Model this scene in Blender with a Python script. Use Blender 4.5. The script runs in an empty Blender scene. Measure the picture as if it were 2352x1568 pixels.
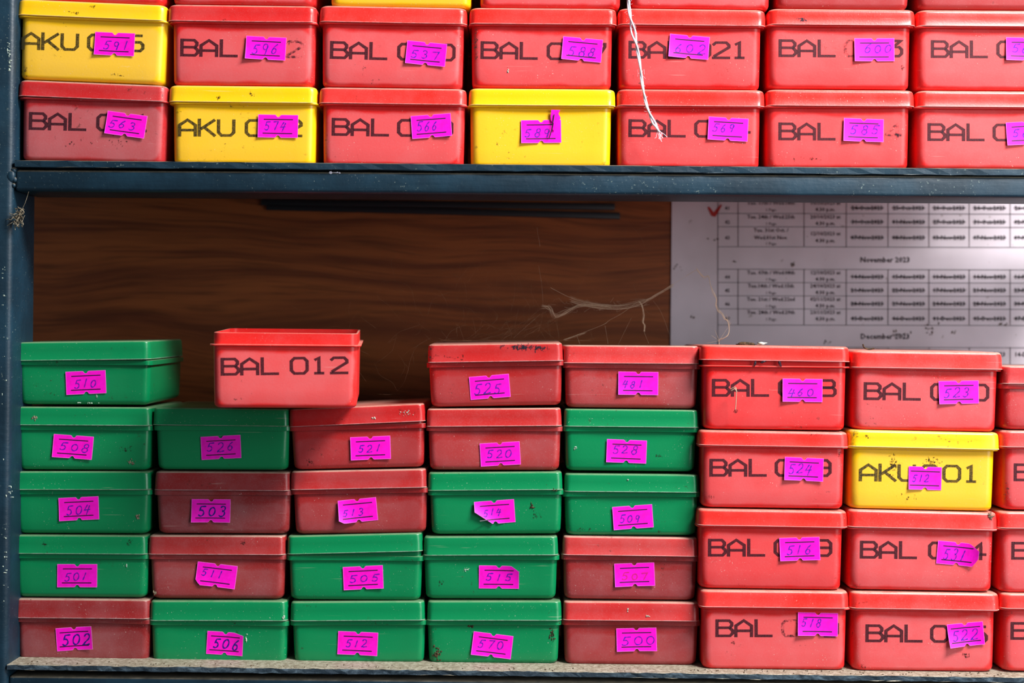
import bpy, bmesh, math, random
from mathutils import Vector, Matrix
random.seed(7)
SC = bpy.context.scene
COL = SC.collection
# ------------------------------------------------------------------ camera, world, light
D = 0.85            # camera distance to the front plane of the rack (Y = 0)
U = 0.00025         # one photograph pixel on that plane, metres
ZC = 1.30           # eye height
ROLL = math.radians(0.5)
R_ = Vector((math.cos(ROLL), 0, math.sin(ROLL)))
U_ = Vector((-math.sin(ROLL), 0, math.cos(ROLL)))
CAM = Vector((0, -D, ZC))
cd = bpy.data.cameras.new('camera'); cam = bpy.data.objects.new('camera', cd); COL.objects.link(cam)
cam.matrix_world = Matrix(((R_.x, U_.x, 0, 0), (0, 0, -1, -D), (R_.z, U_.z, 0, ZC), (0, 0, 0, 1)))
cd.sensor_width = 36; cd.lens = 36 * D / (2352 * U); cd.clip_start = 0.02
cd.dof.use_dof = True; cd.dof.focus_distance = D + 0.010; cd.dof.aperture_fstop = 5.6
SC.camera = cam
w = bpy.data.worlds.new('world'); SC.world = w; w.use_nodes = True
w.node_tree.nodes['Background'].inputs[0].default_value = (0.82, 0.91, 1.0, 1)
w.node_tree.nodes['Background'].inputs[1].default_value = 0.12
def area(name, loc, target, sx, sy, power, col):
    l = bpy.data.lights.new(name, 'AREA'); l.shape = 'RECTANGLE'; l.size = sx; l.size_y = sy
    l.energy = power; l.color = col
    o = bpy.data.objects.new(name, l); COL.objects.link(o); o.location = loc
    o.rotation_euler = (Vector(target) - Vector(loc)).to_track_quat('-Z', 'Y').to_euler()
area('ceiling_light', (0.70, -0.52, ZC + 0.92), (0.20, 0, ZC), 0.50, 0.26, 35, (1.0, 0.985, 0.96))
area('right_fill_light', (1.15, -1.0, ZC + 0.20), (0.25, 0, ZC), 0.7, 0.9, 13, (0.96, 0.98, 1.0))  # soft fill added to brighten the right side, no source seen there
SC.view_settings.view_transform = 'Standard'; SC.view_settings.look = 'None'
SC.view_settings.gamma = 1; SC.view_settings.use_curve_mapping = False
SC.view_settings.exposure = 0.0

# ------------------------------------------------------------------ helpers
def P(px, py, Y=0.0):
    k = U / D
    d = R_ * ((px - 1176) * k) + U_ * ((784 - py) * k) + Vector((0, 1, 0))
    return CAM + d * (D + Y)
def lin(r, g, b):
    f = lambda c: ((c / 255 + 0.055) / 1.055) ** 2.4 if c > 10 else c / 255 / 12.92
    return (f(r), f(g), f(b))
def mesh_obj(name, verts, faces, mat, parent=None, smooth=False, loc=None, mats=None, mi=None):
    me = bpy.data.meshes.new(name); me.from_pydata([tuple(v) for v in verts], [], faces)
    for m in (mats or [mat]): me.materials.append(m)
    if mi: me.polygons.foreach_set('material_index', mi)
    if smooth: me.polygons.foreach_set('use_smooth', [True] * len(me.polygons))
    me.update()
    if smooth == 'auto': me.set_sharp_from_angle(angle=math.radians(36))
    o = bpy.data.objects.new(name, me); COL.objects.link(o)
    if parent: o.parent = parent
    if loc is not None: o.location = loc
    return o
def tag(o, label=None, cat=None, group=None, kind=None):
    if label: o['label'] = label
    if cat: o['category'] = cat
    if group: o['group'] = group
    if kind: o['kind'] = kind
    return o
def empty(name, loc):
    o = bpy.data.objects.new(name, None); COL.objects.link(o); o.location = loc; o.empty_display_size = 0.01
    return o

# ------------------------------------------------------------------ materials
class NT:
    def __init__(s, name):
        s.m = bpy.data.materials.new(name); s.m.use_nodes = True
        s.t = s.m.node_tree; s.b = s.t.nodes['Principled BSDF']; s.out = s.t.nodes['Material Output']
    def n(s, t, **k):
        nd = s.t.nodes.new(t)
        for a, v in k.items(): setattr(nd, a, v)
        return nd
    def l(s, a, b): s.t.links.new(a, b)
    def val(s, sock, v):
        if hasattr(v, 'is_output'): s.l(v, sock)
        else: sock.default_value = v
    def math(s, op, a, b=0.0, c=None, clamp=False):
        nd = s.n('ShaderNodeMath', operation=op, use_clamp=clamp); s.val(nd.inputs[0], a); s.val(nd.inputs[1], b)
        if c is not None: s.val(nd.inputs[2], c)
        return nd.outputs[0]
    def mix(s, f, a, b, mode='MIX'):
        nd = s.n('ShaderNodeMix', data_type='RGBA', blend_type=mode); s.val(nd.inputs[0], f)
        for i, v in ((6, a), (7, b)):
            s.val(nd.inputs[i], v if hasattr(v, 'is_output') else (*v[:3], 1))
        return nd.outputs[2]
    def noise(s, vec, scale, detail=3, rough=0.5, dist=0.0):
        nd = s.n('ShaderNodeTexNoise'); s.l(vec, nd.inputs['Vector']); nd.inputs['Scale'].default_value = scale
        nd.inputs['Detail'].default_value = detail; nd.inputs['Roughness'].default_value = rough
        nd.inputs['Distortion'].default_value = dist
        return nd.outputs['Fac']
    def step(s, v, a, b, lo=0.0, hi=1.0):
        nd = s.n('ShaderNodeMapRange', interpolation_type='SMOOTHSTEP'); s.val(nd.inputs[0], v)
        nd.inputs[1].default_value = a; nd.inputs[2].default_value = b; nd.inputs[3].default_value = lo; nd.inputs[4].default_value = hi
        return nd.outputs[0]
    def mapping(s, vec, scale=(1, 1, 1), rot=(0, 0, 0)):
        nd = s.n('ShaderNodeMapping'); s.l(vec, nd.inputs[0]); nd.inputs['Scale'].default_value = scale; nd.inputs['Rotation'].default_value = rot
        return nd.outputs[0]
    def bump(s, h, strength, dist):
        nd = s.n('ShaderNodeBump'); nd.inputs['Strength'].default_value = strength; nd.inputs['Distance'].default_value = dist
        s.l(h, nd.inputs['Height']); s.l(nd.outputs[0], s.b.inputs['Normal'])

def plastic(name, panel, extra=0.0):
    """moulded plastic: colour from the object, dust amount from its alpha; panel = (half width, z0, z1, strength) of the frosted front"""
    g = NT(name); tc = g.n('ShaderNodeTexCoord'); oi = g.n('ShaderNodeObjectInfo')
    off = g.n('ShaderNodeVectorMath', operation='SCALE'); off.inputs[0].default_value = (3.1, 1.7, 2.3); g.l(oi.outputs['Random'], off.inputs['Scale'])
    add = g.n('ShaderNodeVectorMath', operation='ADD'); g.l(tc.outputs['Object'], add.inputs[0]); g.l(off.outputs[0], add.inputs[1])
    v = add.outputs[0]
    base, dust = oi.outputs['Color'], oi.outputs['Alpha']
    blot = g.step(g.noise(v, 45, 4, 0.6), 0.35, 0.7)
    grain = g.step(g.noise(v, 1500, 2, 0.6), 0.45, 0.75)
    film = g.math('MULTIPLY', dust, g.math('ADD', g.math('MULTIPLY', blot, 0.8), g.math('ADD', 0.25, g.math('MULTIPLY', grain, 0.5))))
    if extra: film = g.math('ADD', film, g.math('MULTIPLY', extra, g.step(g.noise(v, 220, 3, 0.7), 0.35, 0.6, 0.3, 1.0)))
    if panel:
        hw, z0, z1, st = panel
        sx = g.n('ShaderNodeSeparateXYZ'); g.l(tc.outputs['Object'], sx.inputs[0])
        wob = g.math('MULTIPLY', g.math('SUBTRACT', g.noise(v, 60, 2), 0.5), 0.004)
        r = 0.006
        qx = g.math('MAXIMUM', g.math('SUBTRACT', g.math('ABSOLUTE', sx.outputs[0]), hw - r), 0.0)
        # frosted field's upper edge dips mid-way, painting the lid's sagging shadow line
        lid_shade_sag = g.math('MULTIPLY', g.math('SUBTRACT', 1.0, g.math('POWER', g.math('DIVIDE', sx.outputs[0], hw), 2.0)), 0.0016)
        zc = g.math('ADD', g.math('ABSOLUTE', g.math('SUBTRACT', g.math('ADD', sx.outputs[2], g.math('MULTIPLY', lid_shade_sag, g.math('GREATER_THAN', sx.outputs[2], (z0 + z1) / 2))), (z0 + z1) / 2)), 0.0)
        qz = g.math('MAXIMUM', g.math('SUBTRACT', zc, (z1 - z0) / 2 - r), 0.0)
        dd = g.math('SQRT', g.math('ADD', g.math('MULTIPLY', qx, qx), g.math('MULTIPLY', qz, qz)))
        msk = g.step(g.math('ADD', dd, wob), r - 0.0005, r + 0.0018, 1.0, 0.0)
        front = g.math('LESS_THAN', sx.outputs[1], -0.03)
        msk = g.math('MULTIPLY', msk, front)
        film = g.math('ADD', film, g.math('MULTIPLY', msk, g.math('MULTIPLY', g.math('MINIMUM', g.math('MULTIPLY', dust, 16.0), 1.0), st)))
    col = g.mix(g.math('MINIMUM', film, 0.9), base, lin(188, 178, 185))
    # settled dust on upward faces
    geo = g.n('ShaderNodeNewGeometry'); sn = g.n('ShaderNodeSeparateXYZ'); g.l(geo.outputs['Normal'], sn.inputs[0])
    up = g.math('MULTIPLY', g.step(sn.outputs[2], 0.34, 0.74), g.step(g.noise(v, 120, 4, 0.7), 0.25, 0.6, 0.45, 0.85))
    col = g.mix(g.math('MULTIPLY', up, g.math('MINIMUM', g.math('ADD', g.math('MULTIPLY', dust, 7.0), 0.30), 0.85)), col, lin(186, 170, 152))
    # pale specks, dark grime specks, faint scratches
    sp = g.math('MULTIPLY', g.step(g.noise(v, 1400, 1, 0.4), 0.73, 0.80), g.step(g.noise(v, 40, 2), 0.42, 0.62))
    col = g.mix(g.math('MULTIPLY', sp, 0.6), col, lin(215, 205, 195))
    dk = g.math('MULTIPLY', g.step(g.noise(v, 330, 4, 0.7), 0.61, 0.68), g.step(g.noise(v, 33, 2), 0.56, 0.70))
    col = g.mix(g.math('MULTIPLY', dk, 0.7), col, lin(45, 32, 25))
    sv = g.mapping(v, (30, 30, 900), (0, 0.02, 0))
    sc = g.math('MULTIPLY', g.step(g.noise(sv, 1, 1), 0.70, 0.76), g.step(g.noise(v, 50, 1), 0.5, 0.65))
    col = g.mix(g.math('MULTIPLY', sc, 0.12), col, lin(235, 215, 205))
    g.l(col, g.b.inputs['Base Color'])
    g.l(g.math('ADD', 0.30, g.math('MULTIPLY', film, 1.2), clamp=True), g.b.inputs['Roughness'])
    g.b.inputs['Specular IOR Level'].default_value = 0.42
    g.bump(g.noise(v, 900, 2), 0.10, 0.0003)
    return g.m
M = {}
M['lid'] = plastic('plastic_lid', None)
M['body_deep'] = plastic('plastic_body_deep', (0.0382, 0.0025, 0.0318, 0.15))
M['lid_edge'] = plastic('plastic_lid_edge', None, 0.30)
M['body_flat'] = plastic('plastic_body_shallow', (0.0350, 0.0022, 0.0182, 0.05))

def simple(name, col, rough=0.5, spec=0.4, noise=None, alpha=None):
    g = NT(name); tc = g.n('ShaderNodeTexCoord')
    c = (*col, 1)
    if noise:
        sc, col2, a, b = noise
        g.l(g.mix(g.step(g.noise(tc.outputs['Object'], sc, 4, 0.6), a, b), col, col2), g.b.inputs['Base Color'])
    else: g.b.inputs['Base Color'].default_value = c
    g.b.inputs['Roughness'].default_value = rough; g.b.inputs['Specular IOR Level'].default_value = spec
    if alpha:
        lo, hi, sc = alpha
        g.l(g.step(g.noise(tc.outputs['Object'], sc, 3, 0.6), 0.30, 0.60, hi, lo), g.b.inputs['Alpha'])
    return g.m
M['sticker'] = simple('sticker_magenta', lin(252, 6, 206), 0.42, 0.35, (260, lin(240, 4, 190), 0.4, 0.7))
M['sticker_rim'] = simple('sticker_cut_rim', lin(252, 96, 218), 0.5)
M['sticker_edge'] = simple('sticker_paper', lin(235, 190, 225), 0.6)
M['ink_print'] = simple('printed_ink', lin(42, 8, 26), 0.55, 0.3, None, (0.66, 0.84, 1700))
M['ink_print_yellow'] = simple('printed_ink_on_yellow', lin(38, 36, 22), 0.55, 0.3, None, (0.62, 0.9, 1300))
M['ink_faint'] = simple('worn_printed_ink', lin(30, 12, 30), 0.6, 0.3, None, (0.0, 0.75, 420))
M['ink_black'] = simple('black_ink', lin(25, 8, 40), 0.5)
M['pen'] = simple('ballpoint_ink', lin(70, 24, 178), 0.5, 0.3, None, (0.55, 1.0, 700))
M['pen_bold'] = simple('ballpoint_ink_bold', lin(40, 15, 135), 0.5)
M['pen_pink'] = simple('faded_pen_ink', lin(205, 15, 130), 0.5)
M['thread'] = simple('white_thread', lin(245, 240, 252), 0.8)
M['web'] = simple('cobweb_silk', lin(190, 170, 145), 0.8)
M['web_fine'] = simple('fine_cobweb_silk', lin(150, 125, 100), 0.8, 0.2, None, (0.15, 0.6, 90))
M['dirt'] = simple('dark_dirt', lin(38, 28, 24), 0.8, 0.2, None, (0.1, 0.8, 1100))
M['paint_smear'] = simple('blue_black_paint', lin(22, 38, 52), 0.5, 0.3, None, (0.45, 1.0, 700))
M['mud'] = simple('brown_dried_mud', lin(92, 72, 52), 0.9, 0.2, (900, lin(50, 42, 30), 0.4, 0.6))
M['fluff'] = simple('grey_dust_fluff', lin(160, 148, 126), 0.95, 0.1, (700, lin(98, 88, 74), 0.4, 0.6))
M['chip'] = simple('pale_flake', lin(190, 205, 190), 0.8)
M['paper_ink'] = simple('sheet_print', lin(38, 30, 38), 0.7)
M['red_pen'] = simple('red_marker', lin(165, 30, 22), 0.5)
M['tape'] = simple('dark_strip', lin(24, 24, 30), 0.45)

def painted_steel():
    g = NT('blue_black_painted_steel'); tc = g.n('ShaderNodeTexCoord'); v = tc.outputs['Object']
    c = g.mix(g.step(g.noise(v, 25, 4, 0.6), 0.35, 0.7), lin(10, 37, 52), lin(19, 52, 70))
    geo = g.n('ShaderNodeNewGeometry'); sn = g.n('ShaderNodeSeparateXYZ'); g.l(geo.outputs['Normal'], sn.inputs[0])
    sp = g.math('MULTIPLY', g.step(g.noise(v, 700, 2, 0.5), 0.66, 0.74), g.step(g.noise(v, 20, 2), 0.40, 0.6))
    c = g.mix(g.math('MULTIPLY', sp, 0.6), c, lin(120, 135, 130))
    wv = g.mapping(v, (8, 600, 60))
    c = g.mix(g.math('MULTIPLY', g.step(g.noise(wv, 1, 4, 0.7), 0.52, 0.8), 0.28), c, lin(40, 68, 82))
    c = g.mix(g.math('MULTIPLY', g.step(sn.outputs[2], 0.35, 0.7), g.step(g.noise(v, 150, 4, 0.7), 0.3, 0.6, 0.6, 1.0)), c, lin(120, 112, 96))
    g.l(c, g.b.inputs['Base Color']); g.b.inputs['Roughness'].default_value = 0.48
    g.b.inputs['Specular IOR Level'].default_value = 0.45
    h = g.math('ADD', g.noise(g.mapping(v, (40, 500, 500)), 1, 3), g.noise(v, 300, 3))
    g.bump(h, 0.35, 0.0004)
    return g.m
M['steel'] = painted_steel()
def dusty_board(cut=False):
    g = NT('board_cut_edge' if cut else 'dusty_board'); tc = g.n('ShaderNodeTexCoord'); v = tc.outputs['Object']
    geo = g.n('ShaderNodeNewGeometry'); sn = g.n('ShaderNodeSeparateXYZ'); g.l(geo.outputs['Normal'], sn.inputs[0])
    edge = g.mix(g.step(g.noise(g.mapping(v, (110, 110, 260), (0, 0.6, 0)), 1, 4, 0.7, 0.6), 0.42, 0.72), lin(22, 42, 56), lin(82, 102, 116))
    top = g.mix(g.step(g.noise(v, 420, 4, 0.7), 0.35, 0.62), lin(172, 165, 148), lin(128, 118, 100))
    top = g.mix(g.math('MULTIPLY', g.step(g.noise(v, 900, 3, 0.6), 0.62, 0.7), 0.8), top, lin(70, 55, 42))
    c = g.mix(g.step(g.math('ADD', sn.outputs[2], g.math('MULTIPLY', g.math('SUBTRACT', g.noise(v, 200, 3), 0.5), 0.4)), 0.45, 0.6), edge, top)
    g.l(c, g.b.inputs['Base Color']); g.b.inputs['Roughness'].default_value = 0.7
    g.bump(g.noise(v, 600, 4, 0.7), 0.5, 0.0005)
    return g.m
M['board'] = dusty_board()
def wood():
    g = NT('brown_wood_laminate'); tc = g.n('ShaderNodeTexCoord'); v = tc.outputs['Object']
    wp = g.mapping(v, (3.0, 1, 7.0)); warp = g.noise(wp, 1.0, 2)
    add = g.n('ShaderNodeVectorMath', operation='MULTIPLY_ADD'); cx = g.n('ShaderNodeCombineXYZ')
    g.l(g.math('MULTIPLY', g.math('SUBTRACT', warp, 0.5), 0.10), cx.inputs[2])
    g.l(v, add.inputs[0]); add.inputs[1].default_value = (1, 1, 1); g.l(cx.outputs[0], add.inputs[2])
    q = add.outputs[0]
    a = g.noise(g.mapping(q, (4, 1, 85), (0, -0.05, 0)), 1.0, 4, 0.62)
    b = g.noise(g.mapping(q, (16, 1, 420), (0, -0.04, 0)), 1.0, 3, 0.6)
    c = g.mix(g.step(a, 0.34, 0.62), lin(104, 52, 28), lin(146, 80, 40))
    c = g.mix(g.math('MULTIPLY', g.step(b, 0.45, 0.7), 0.45), c, lin(58, 30, 14))
    bl = g.noise(g.mapping(q, (9, 1, 60)), 1.0, 2)
    c = g.mix(g.math('MULTIPLY', g.step(bl, 0.58, 0.76), 0.3), c, lin(40, 20, 10))
    g.l(c, g.b.inputs['Base Color']); g.b.inputs['Roughness'].default_value = 0.45
    g.b.inputs['Specular IOR Level'].default_value = 0.3
    return g.m
M['wood'] = wood()
def paper():
    g = NT('laminated_sheet'); tc = g.n('ShaderNodeTexCoord'); v = tc.outputs['Object']
    c = g.mix(g.step(g.noise(v, 18, 3), 0.35, 0.7), lin(212, 202, 212), lin(196, 186, 194))
    c = g.mix(g.math('MULTIPLY', g.step(g.noise(v, 160, 3, 0.6), 0.68, 0.74), 0.5), c, lin(110, 95, 85))
    g.l(c, g.b.inputs['Base Color']); g.b.inputs['Roughness'].default_value = 0.6; g.b.inputs['Specular IOR Level'].default_value = 0.25
    return g.m
M['paper'] = paper()

# ------------------------------------------------------------------ setting: wood panel wall
YW = 0.175
def slab(name, a, b, mat, parent=None, bev=0.0, smooth=False, seg=2):
    """axis box from corner a to corner b, bevelled; origin at its centre"""
    a, b = Vector(a), Vector(b); c = (a + b) / 2
    bm = bmesh.new(); bmesh.ops.create_cube(bm, size=1, matrix=Matrix.Diagonal((*(b - a), 1)))
    if bev: bmesh.ops.bevel(bm, geom=bm.edges[:], offset=bev, segments=seg, affect='EDGES', profile=0.5)
    me = bpy.data.meshes.new(name); bm.to_mesh(me); bm.free(); me.materials.append(mat)
    if bev: me.polygons.foreach_set('use_smooth', [True] * len(me.polygons))
    o = bpy.data.objects.new(name, me); COL.objects.link(o); o.location = c
    if parent: o.parent = parent
    return o
wall = slab('wall_back', (-0.62, YW, ZC - 0.42), (0.62, YW + 0.012, ZC + 0.42), M['wood'])
tag(wall, kind='structure')

# ------------------------------------------------------------------ the rack
rack = empty('shelving_rack', (0, 0, P(1176, 1568).z - 0.05))
tag(rack, 'dark blue painted steel shelving rack holding all the plastic boxes', 'shelf rack')
def beam(name, pl, pr, h, y0, y1, mat, bev, seg=3, ndiv=1, rough=0.0):
    """long bar whose top front edge runs from world point pl to pr"""
    x0, z0, x1, z1 = pl.x, pl.z, pr.x, pr.z
    L = math.hypot(x1 - x0, z1 - z0); ang = math.atan2(-(z1 - z0), x1 - x0)
    bm = bmesh.new(); bmesh.ops.create_cube(bm, size=1, matrix=Matrix.Diagonal((L, y1 - y0, h, 1)))
    if bev: bmesh.ops.bevel(bm, geom=bm.edges[:], offset=bev, segments=seg, affect='EDGES', profile=0.5)
    if ndiv > 1:
        for i in range(1, ndiv):
            bmesh.ops.bisect_plane(bm, geom=bm.verts[:] + bm.edges[:] + bm.faces[:], plane_co=(-L / 2 + L * i / ndiv, 0, 0), plane_no=(1, 0, 0))
        rnd = random.Random(name + str(L))
        for vv in bm.verts:
            if vv.co.y < 0: vv.co.y += rnd.uniform(-rough, rough); vv.co.z += rnd.uniform(-rough, rough) * 0.6 * (vv.co.z < 0)
    me = bpy.data.meshes.new(name); bm.to_mesh(me); bm.free(); me.materials.append(mat)
    me.polygons.foreach_set('use_smooth', [bev > 0.0008] * len(me.polygons))
    o = bpy.data.objects.new(name, me); COL.objects.link(o)
    o.rotation_euler = (0, ang, 0)
    off = Matrix.Rotation(ang, 3, 'Y') @ Vector((L / 2, 0, -h / 2))
    o.parent = rack; o.location = Vector((x0, (y0 + y1) / 2, z0)) + off - rack.location
    return o
# upright post (rectangular tube), front right edge follows the photo
pt, pb = P(36, -200), P(14, 1800)
post = beam('upright_post', pb, pt, 0.034, 0.0, 0.042, M['steel'], 0.0036, 4)
v = (pt - pb); L = v.length
post.rotation_euler = (0, math.atan2(v.x, v.z), 0)
post.location = (pt + pb) / 2 + Vector((-0.017, 0.021, 0)) - rack.location
# rebuild the post upright: swap its dimensions
me = post.data
for vv in me.vertices: vv.co = Vector((-vv.co.z, vv.co.y, vv.co.x))
me.flip_normals() if hasattr(me, 'flip_normals') else None
XR = 2760
def slope(xa, ya, xb, yb, x): return ya + (yb - ya) * (x - xa) / (xb - xa)
# upper beam and board
beam('beam', P(32, slope(120, 389, 2352, 404, 32)), P(XR, slope(120, 389, 2352, 404, XR)), 50 * U, 0.001, 0.040, M['steel'], 0.0022)
beam('shelf_board', P(34, slope(38, 368, 2352, 388, 34), 0.0), P(XR, slope(38, 368, 2352, 388, XR), 0.0), 15.5 * U, -0.0006, 0.135, M['steel'], 0.0003, 1, 90, 0.0003)
beam('beam', P(38, -236), P(XR, -222), 50 * U, 0.001, 0.040, M['steel'], 0.0022)  # unseen top beam, added with its board to shade the wall
beam('shelf_board', P(38, -250, 0.0), P(XR, -236, 0.0), 15.5 * U, -0.0006, 0.165, M['steel'], 0.0003, 1, 30, 0.0003)  # unseen top board, added to keep the gaps between boxes dark
# lower beam and board
beam('beam', P(16, 1553), P(XR, slope(16, 1549, 2352, 1576, XR)), 62 * U, 0.002, 0.042, M['steel'], 0.0022)
beam('shelf_board', P(15, slope(100, 1527, 1700, 1547, 15)), P(XR, slope(100, 1527, 1700, 1547, XR)), 12.5 * U, 0.0, 0.140, M['board'], 0.0003, 1, 140, 0.0004)
def blob(name, c, r, mat, parent, n=2, jit=0.25, seed=1, squash=(1, 1, 1)):
    rnd = random.Random(seed); bm = bmesh.new(); bmesh.ops.create_icosphere(bm, subdivisions=n, radius=1)
    for vv in bm.verts:
        k = 1 + rnd.uniform(-jit, jit); vv.co = Vector((vv.co.x * squash[0], vv.co.y * squash[1], vv.co.z * squash[2])) * r * k
    me = bpy.data.meshes.new(name); bm.to_mesh(me); bm.free(); me.materials.append(mat)
    me.polygons.foreach_set('use_smooth', [True] * len(me.polygons))
    o = bpy.data.objects.new(name, me); COL.objects.link(o)
    if parent: o.parent = parent; o.location = Vector(c) - parent.location
    else: o.location = c
    return o
wb = blob('weld_bead', P(25, 404, 0.0018), 0.0026, M['steel'], rack, 3, 0.06, 3, (1.1, 0.8, 1.5))
bm = bmesh.new(); bm.from_mesh(wb.data)
for k_, (ox, oz, rr_) in enumerate(((0.0016, 0.0032, .0019), (-0.0012, -0.0034, .0020), (0.0022, -0.0022, .0017), (-0.0004, 0.0056, .0013), (0.0016, -0.0054, .0013))):
    bmesh.ops.create_icosphere(bm, subdivisions=3, radius=rr_, matrix=Matrix.Translation((ox, 0.0004, oz)))
bm.to_mesh(wb.data); bm.free(); wb.data.polygons.foreach_set('use_smooth', [True] * len(wb.data.polygons)); wb['label'] = 'lumpy painted weld bead where beam meets post'

def flecks(name, spots, mat, Y):
    V, F = [], []; rnd = random.Random(77)
    for x, y, sx_, sy_, n in spots:
        for _ in range(n):
            c = P(x + rnd.gauss(0, sx_), y + rnd.gauss(0, sy_), Y) - rack.location; k0 = len(V); r = rnd.uniform(0.8, 3.0) * U; e = rnd.uniform(.5, 2.2)
            V.append(c + Vector((0, -0.0002, 0)))
            for i in range(7): V.append(c + Vector((math.cos(i * .898) * r * rnd.uniform(.5, 1.2) * e, 0.0001, math.sin(i * .898) * r * rnd.uniform(.5, 1.2) / e)))
            for i in range(7): F.append((k0, k0 + 1 + (i + 1) % 7, k0 + 1 + i))
    o = mesh_obj(name, V, F, mat, rack); o['kind'] = 'stuff'
flecks('paint_chip', [(20, 112, 2, 10, 14), (22, 150, 1.5, 9, 12), (10, 1320, 5, 60, 14), (24, 1120, 2, 12, 6), (8, 700, 5, 160, 16)], M['chip'], 0.0)
flecks('white_scrap', [(772, 396, 9, 0.7, 14)], M['thread'], 0.0012)
# ------------------------------------------------------------------ box meshes
def ring(w, d, r, z, nf=12, ns=8, nc=6, bow=0.0):
    """closed loop of points of a rounded rectangle w x d (front at -d/2), long sides bowed inwards by bow"""
    pts = []; hx, hy = w / 2 - r, d / 2 - r
    def arc(cx, cy, a0):
        for i in range(nc + 1):
            a = math.radians(a0 + 90 * i / nc); pts.append((cx + r * math.cos(a), cy + r * math.sin(a)))
    arc(-hx, -hy, 180)
    for i in range(1, nf): pts.append((-hx + 2 * hx * i / nf, -d / 2))
    arc(hx, -hy, 270)
    for i in range(1, ns): pts.append((w / 2, -hy + 2 * hy * i / ns))
    arc(hx, hy, 0)
    for i in range(1, nf): pts.append((hx - 2 * hx * i / nf, d / 2))
    arc(-hx, hy, 90)
    for i in range(1, ns): pts.append((-w / 2, hy - 2 * hy * i / ns))
    out = []
    for x, y in pts:
        k = max(0.0, 1 - (2 * x / w) ** 2)
        y2 = y - math.copysign(bow * k, y) if abs(y) > hy else y
        out.append((x, y2, z))
    return out
def loft(rings, cap0, cap1):
    vs = [p for r in rings for p in r]; n = len(rings[0]); fs = []
    for j in range(len(rings) - 1):
        for i in range(n):
            a, b = j * n + i, j * n + (i + 1) % n
            fs.append((a, b, b + n, a + n))
    if cap0: fs.append(tuple(reversed(range(n))))
    if cap1: fs.append(tuple(range((len(rings) - 1) * n, len(rings) * n)))
    return vs, fs
SPEC = {  # all in photo pixels (0.25 mm)
 'deep': dict(lw=347, ll=386, lh=37, lr=20, fw=346, bt=331, bb=327, H=143, fh=4.0, neck=26, r=20, bow=5.0, brow=10, d=380),
 'flat': dict(lw=318, ll=356, lh=44, lr=15, fw=314, bt=304, bb=297, H=104, fh=12, neck=12, r=16, bow=8.0, brow=12, d=350)}
def body_bow(s, z): return s['bow'] * max(0, min(1, z / s['H'])) ** 1.3
def make_body(kind):
    s = SPEC[kind]; g = s['lw'] - s['ll']; R = []
    dd = lambda w: w - g
    def rg(w, z, bow, r=None): R.append([(x * U, y * U, zz * U) for x, y, zz in ring(w, dd(w), r or s['r'], z, bow=bow)])
    wz = lambda z: s['bb'] + (s['bt'] - s['bb']) * z / s['H']
    b = s['brow']
    rg(wz(0) - 2 * b, 0, 0, s['r'] - b * 0.6); 
    for a in (30, 60, 90):
        q = math.radians(a); rg(wz(0) - 2 * b * (1 - math.sin(q)), b * (1 - math.cos(q)), 0)
    Hf = s['H'] - s['fh']
    for t in (0.25, 0.45, 0.65, 0.85, 1.0):
        z = b + (Hf - b) * t; rg(wz(z), z, body_bow(s, z))
    bb = body_bow(s, s['H'])
    rg(s['fw'] - 1.5, Hf + 0.4, bb * 0.9); rg(s['fw'], Hf + 1.4, bb * 0.9); rg(s['fw'], s['H'] - 0.6, bb * 0.9); rg(s['fw'] - 1.2, s['H'], bb * 0.9)
    nw = s['bt'] - 1
    rg(nw, s['H'] + 0.1, bb * 0.8); rg(nw, s['H'] + s['neck'] - 1, bb * 0.6); rg(nw - 1.5, s['H'] + s['neck'], bb * 0.6)
    iw = nw - 8; rg(iw, s['H'] + s['neck'], bb * 0.6); rg(iw, s['H'] * 0.5, 2, s['r'] - 3); rg(wz(0) - 9, 14, 0, s['r'] - 3); rg(wz(0) - 24, 6, 0, s['r'] - 6)
    vs, fs = loft(R, True, True)
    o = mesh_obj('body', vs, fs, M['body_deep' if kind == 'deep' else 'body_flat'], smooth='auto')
    return o.data, o
def make_lid(kind):
    s = SPEC[kind]; g = s['lw'] - s['ll']; R = []
    def rg(w, z, bow=1.5, r=None): R.append([(x * U, y * U, zz * U) for x, y, zz in ring(w, w - g, r or s['lr'], z, bow=bow)])
    iw = s['lw'] - 9; h = s['lh']
    tb = 1.0
    rg(iw, h - 6); rg(iw, 0.0)
    rg(s['lw'] + 1, 0.0); rg(s['lw'] + 2.2, 0.9); rg(s['lw'] + 0.4, 2.2)
    rg(s['lw'] - 1, h * 0.55, tb)
    rr = 8 if kind == 'deep' else 5.5
    for a in (0, 25, 50, 75, 90):
        q = math.radians(a); rg(s['lw'] - 3 - 2 * rr * (1 - math.cos(q)), h - rr + rr * math.sin(q), tb if a < 60 else 0.6, s['lr'] - 0.35 * rr * (1 - math.cos(q)))
    rg(s['lw'] - 3 - 2 * rr - 50, h, 0, s['lr'])
    vs, fs = loft(R, True, True); n = len(R[0])
    mi = [1 if 2 * n <= i < 4 * n else 0 for i in range(len(fs))]
    o = mesh_obj('lid', vs, fs, None, smooth='auto', mats=[M['lid'], M['lid_edge']], mi=mi)
    return o.data, o
MESH = {}
for k in SPEC:
    for nm, f in (('body', make_body), ('lid', make_lid)):
        dta, o = f(k); MESH[nm, k] = dta; bpy.data.objects.remove(o)

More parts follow.
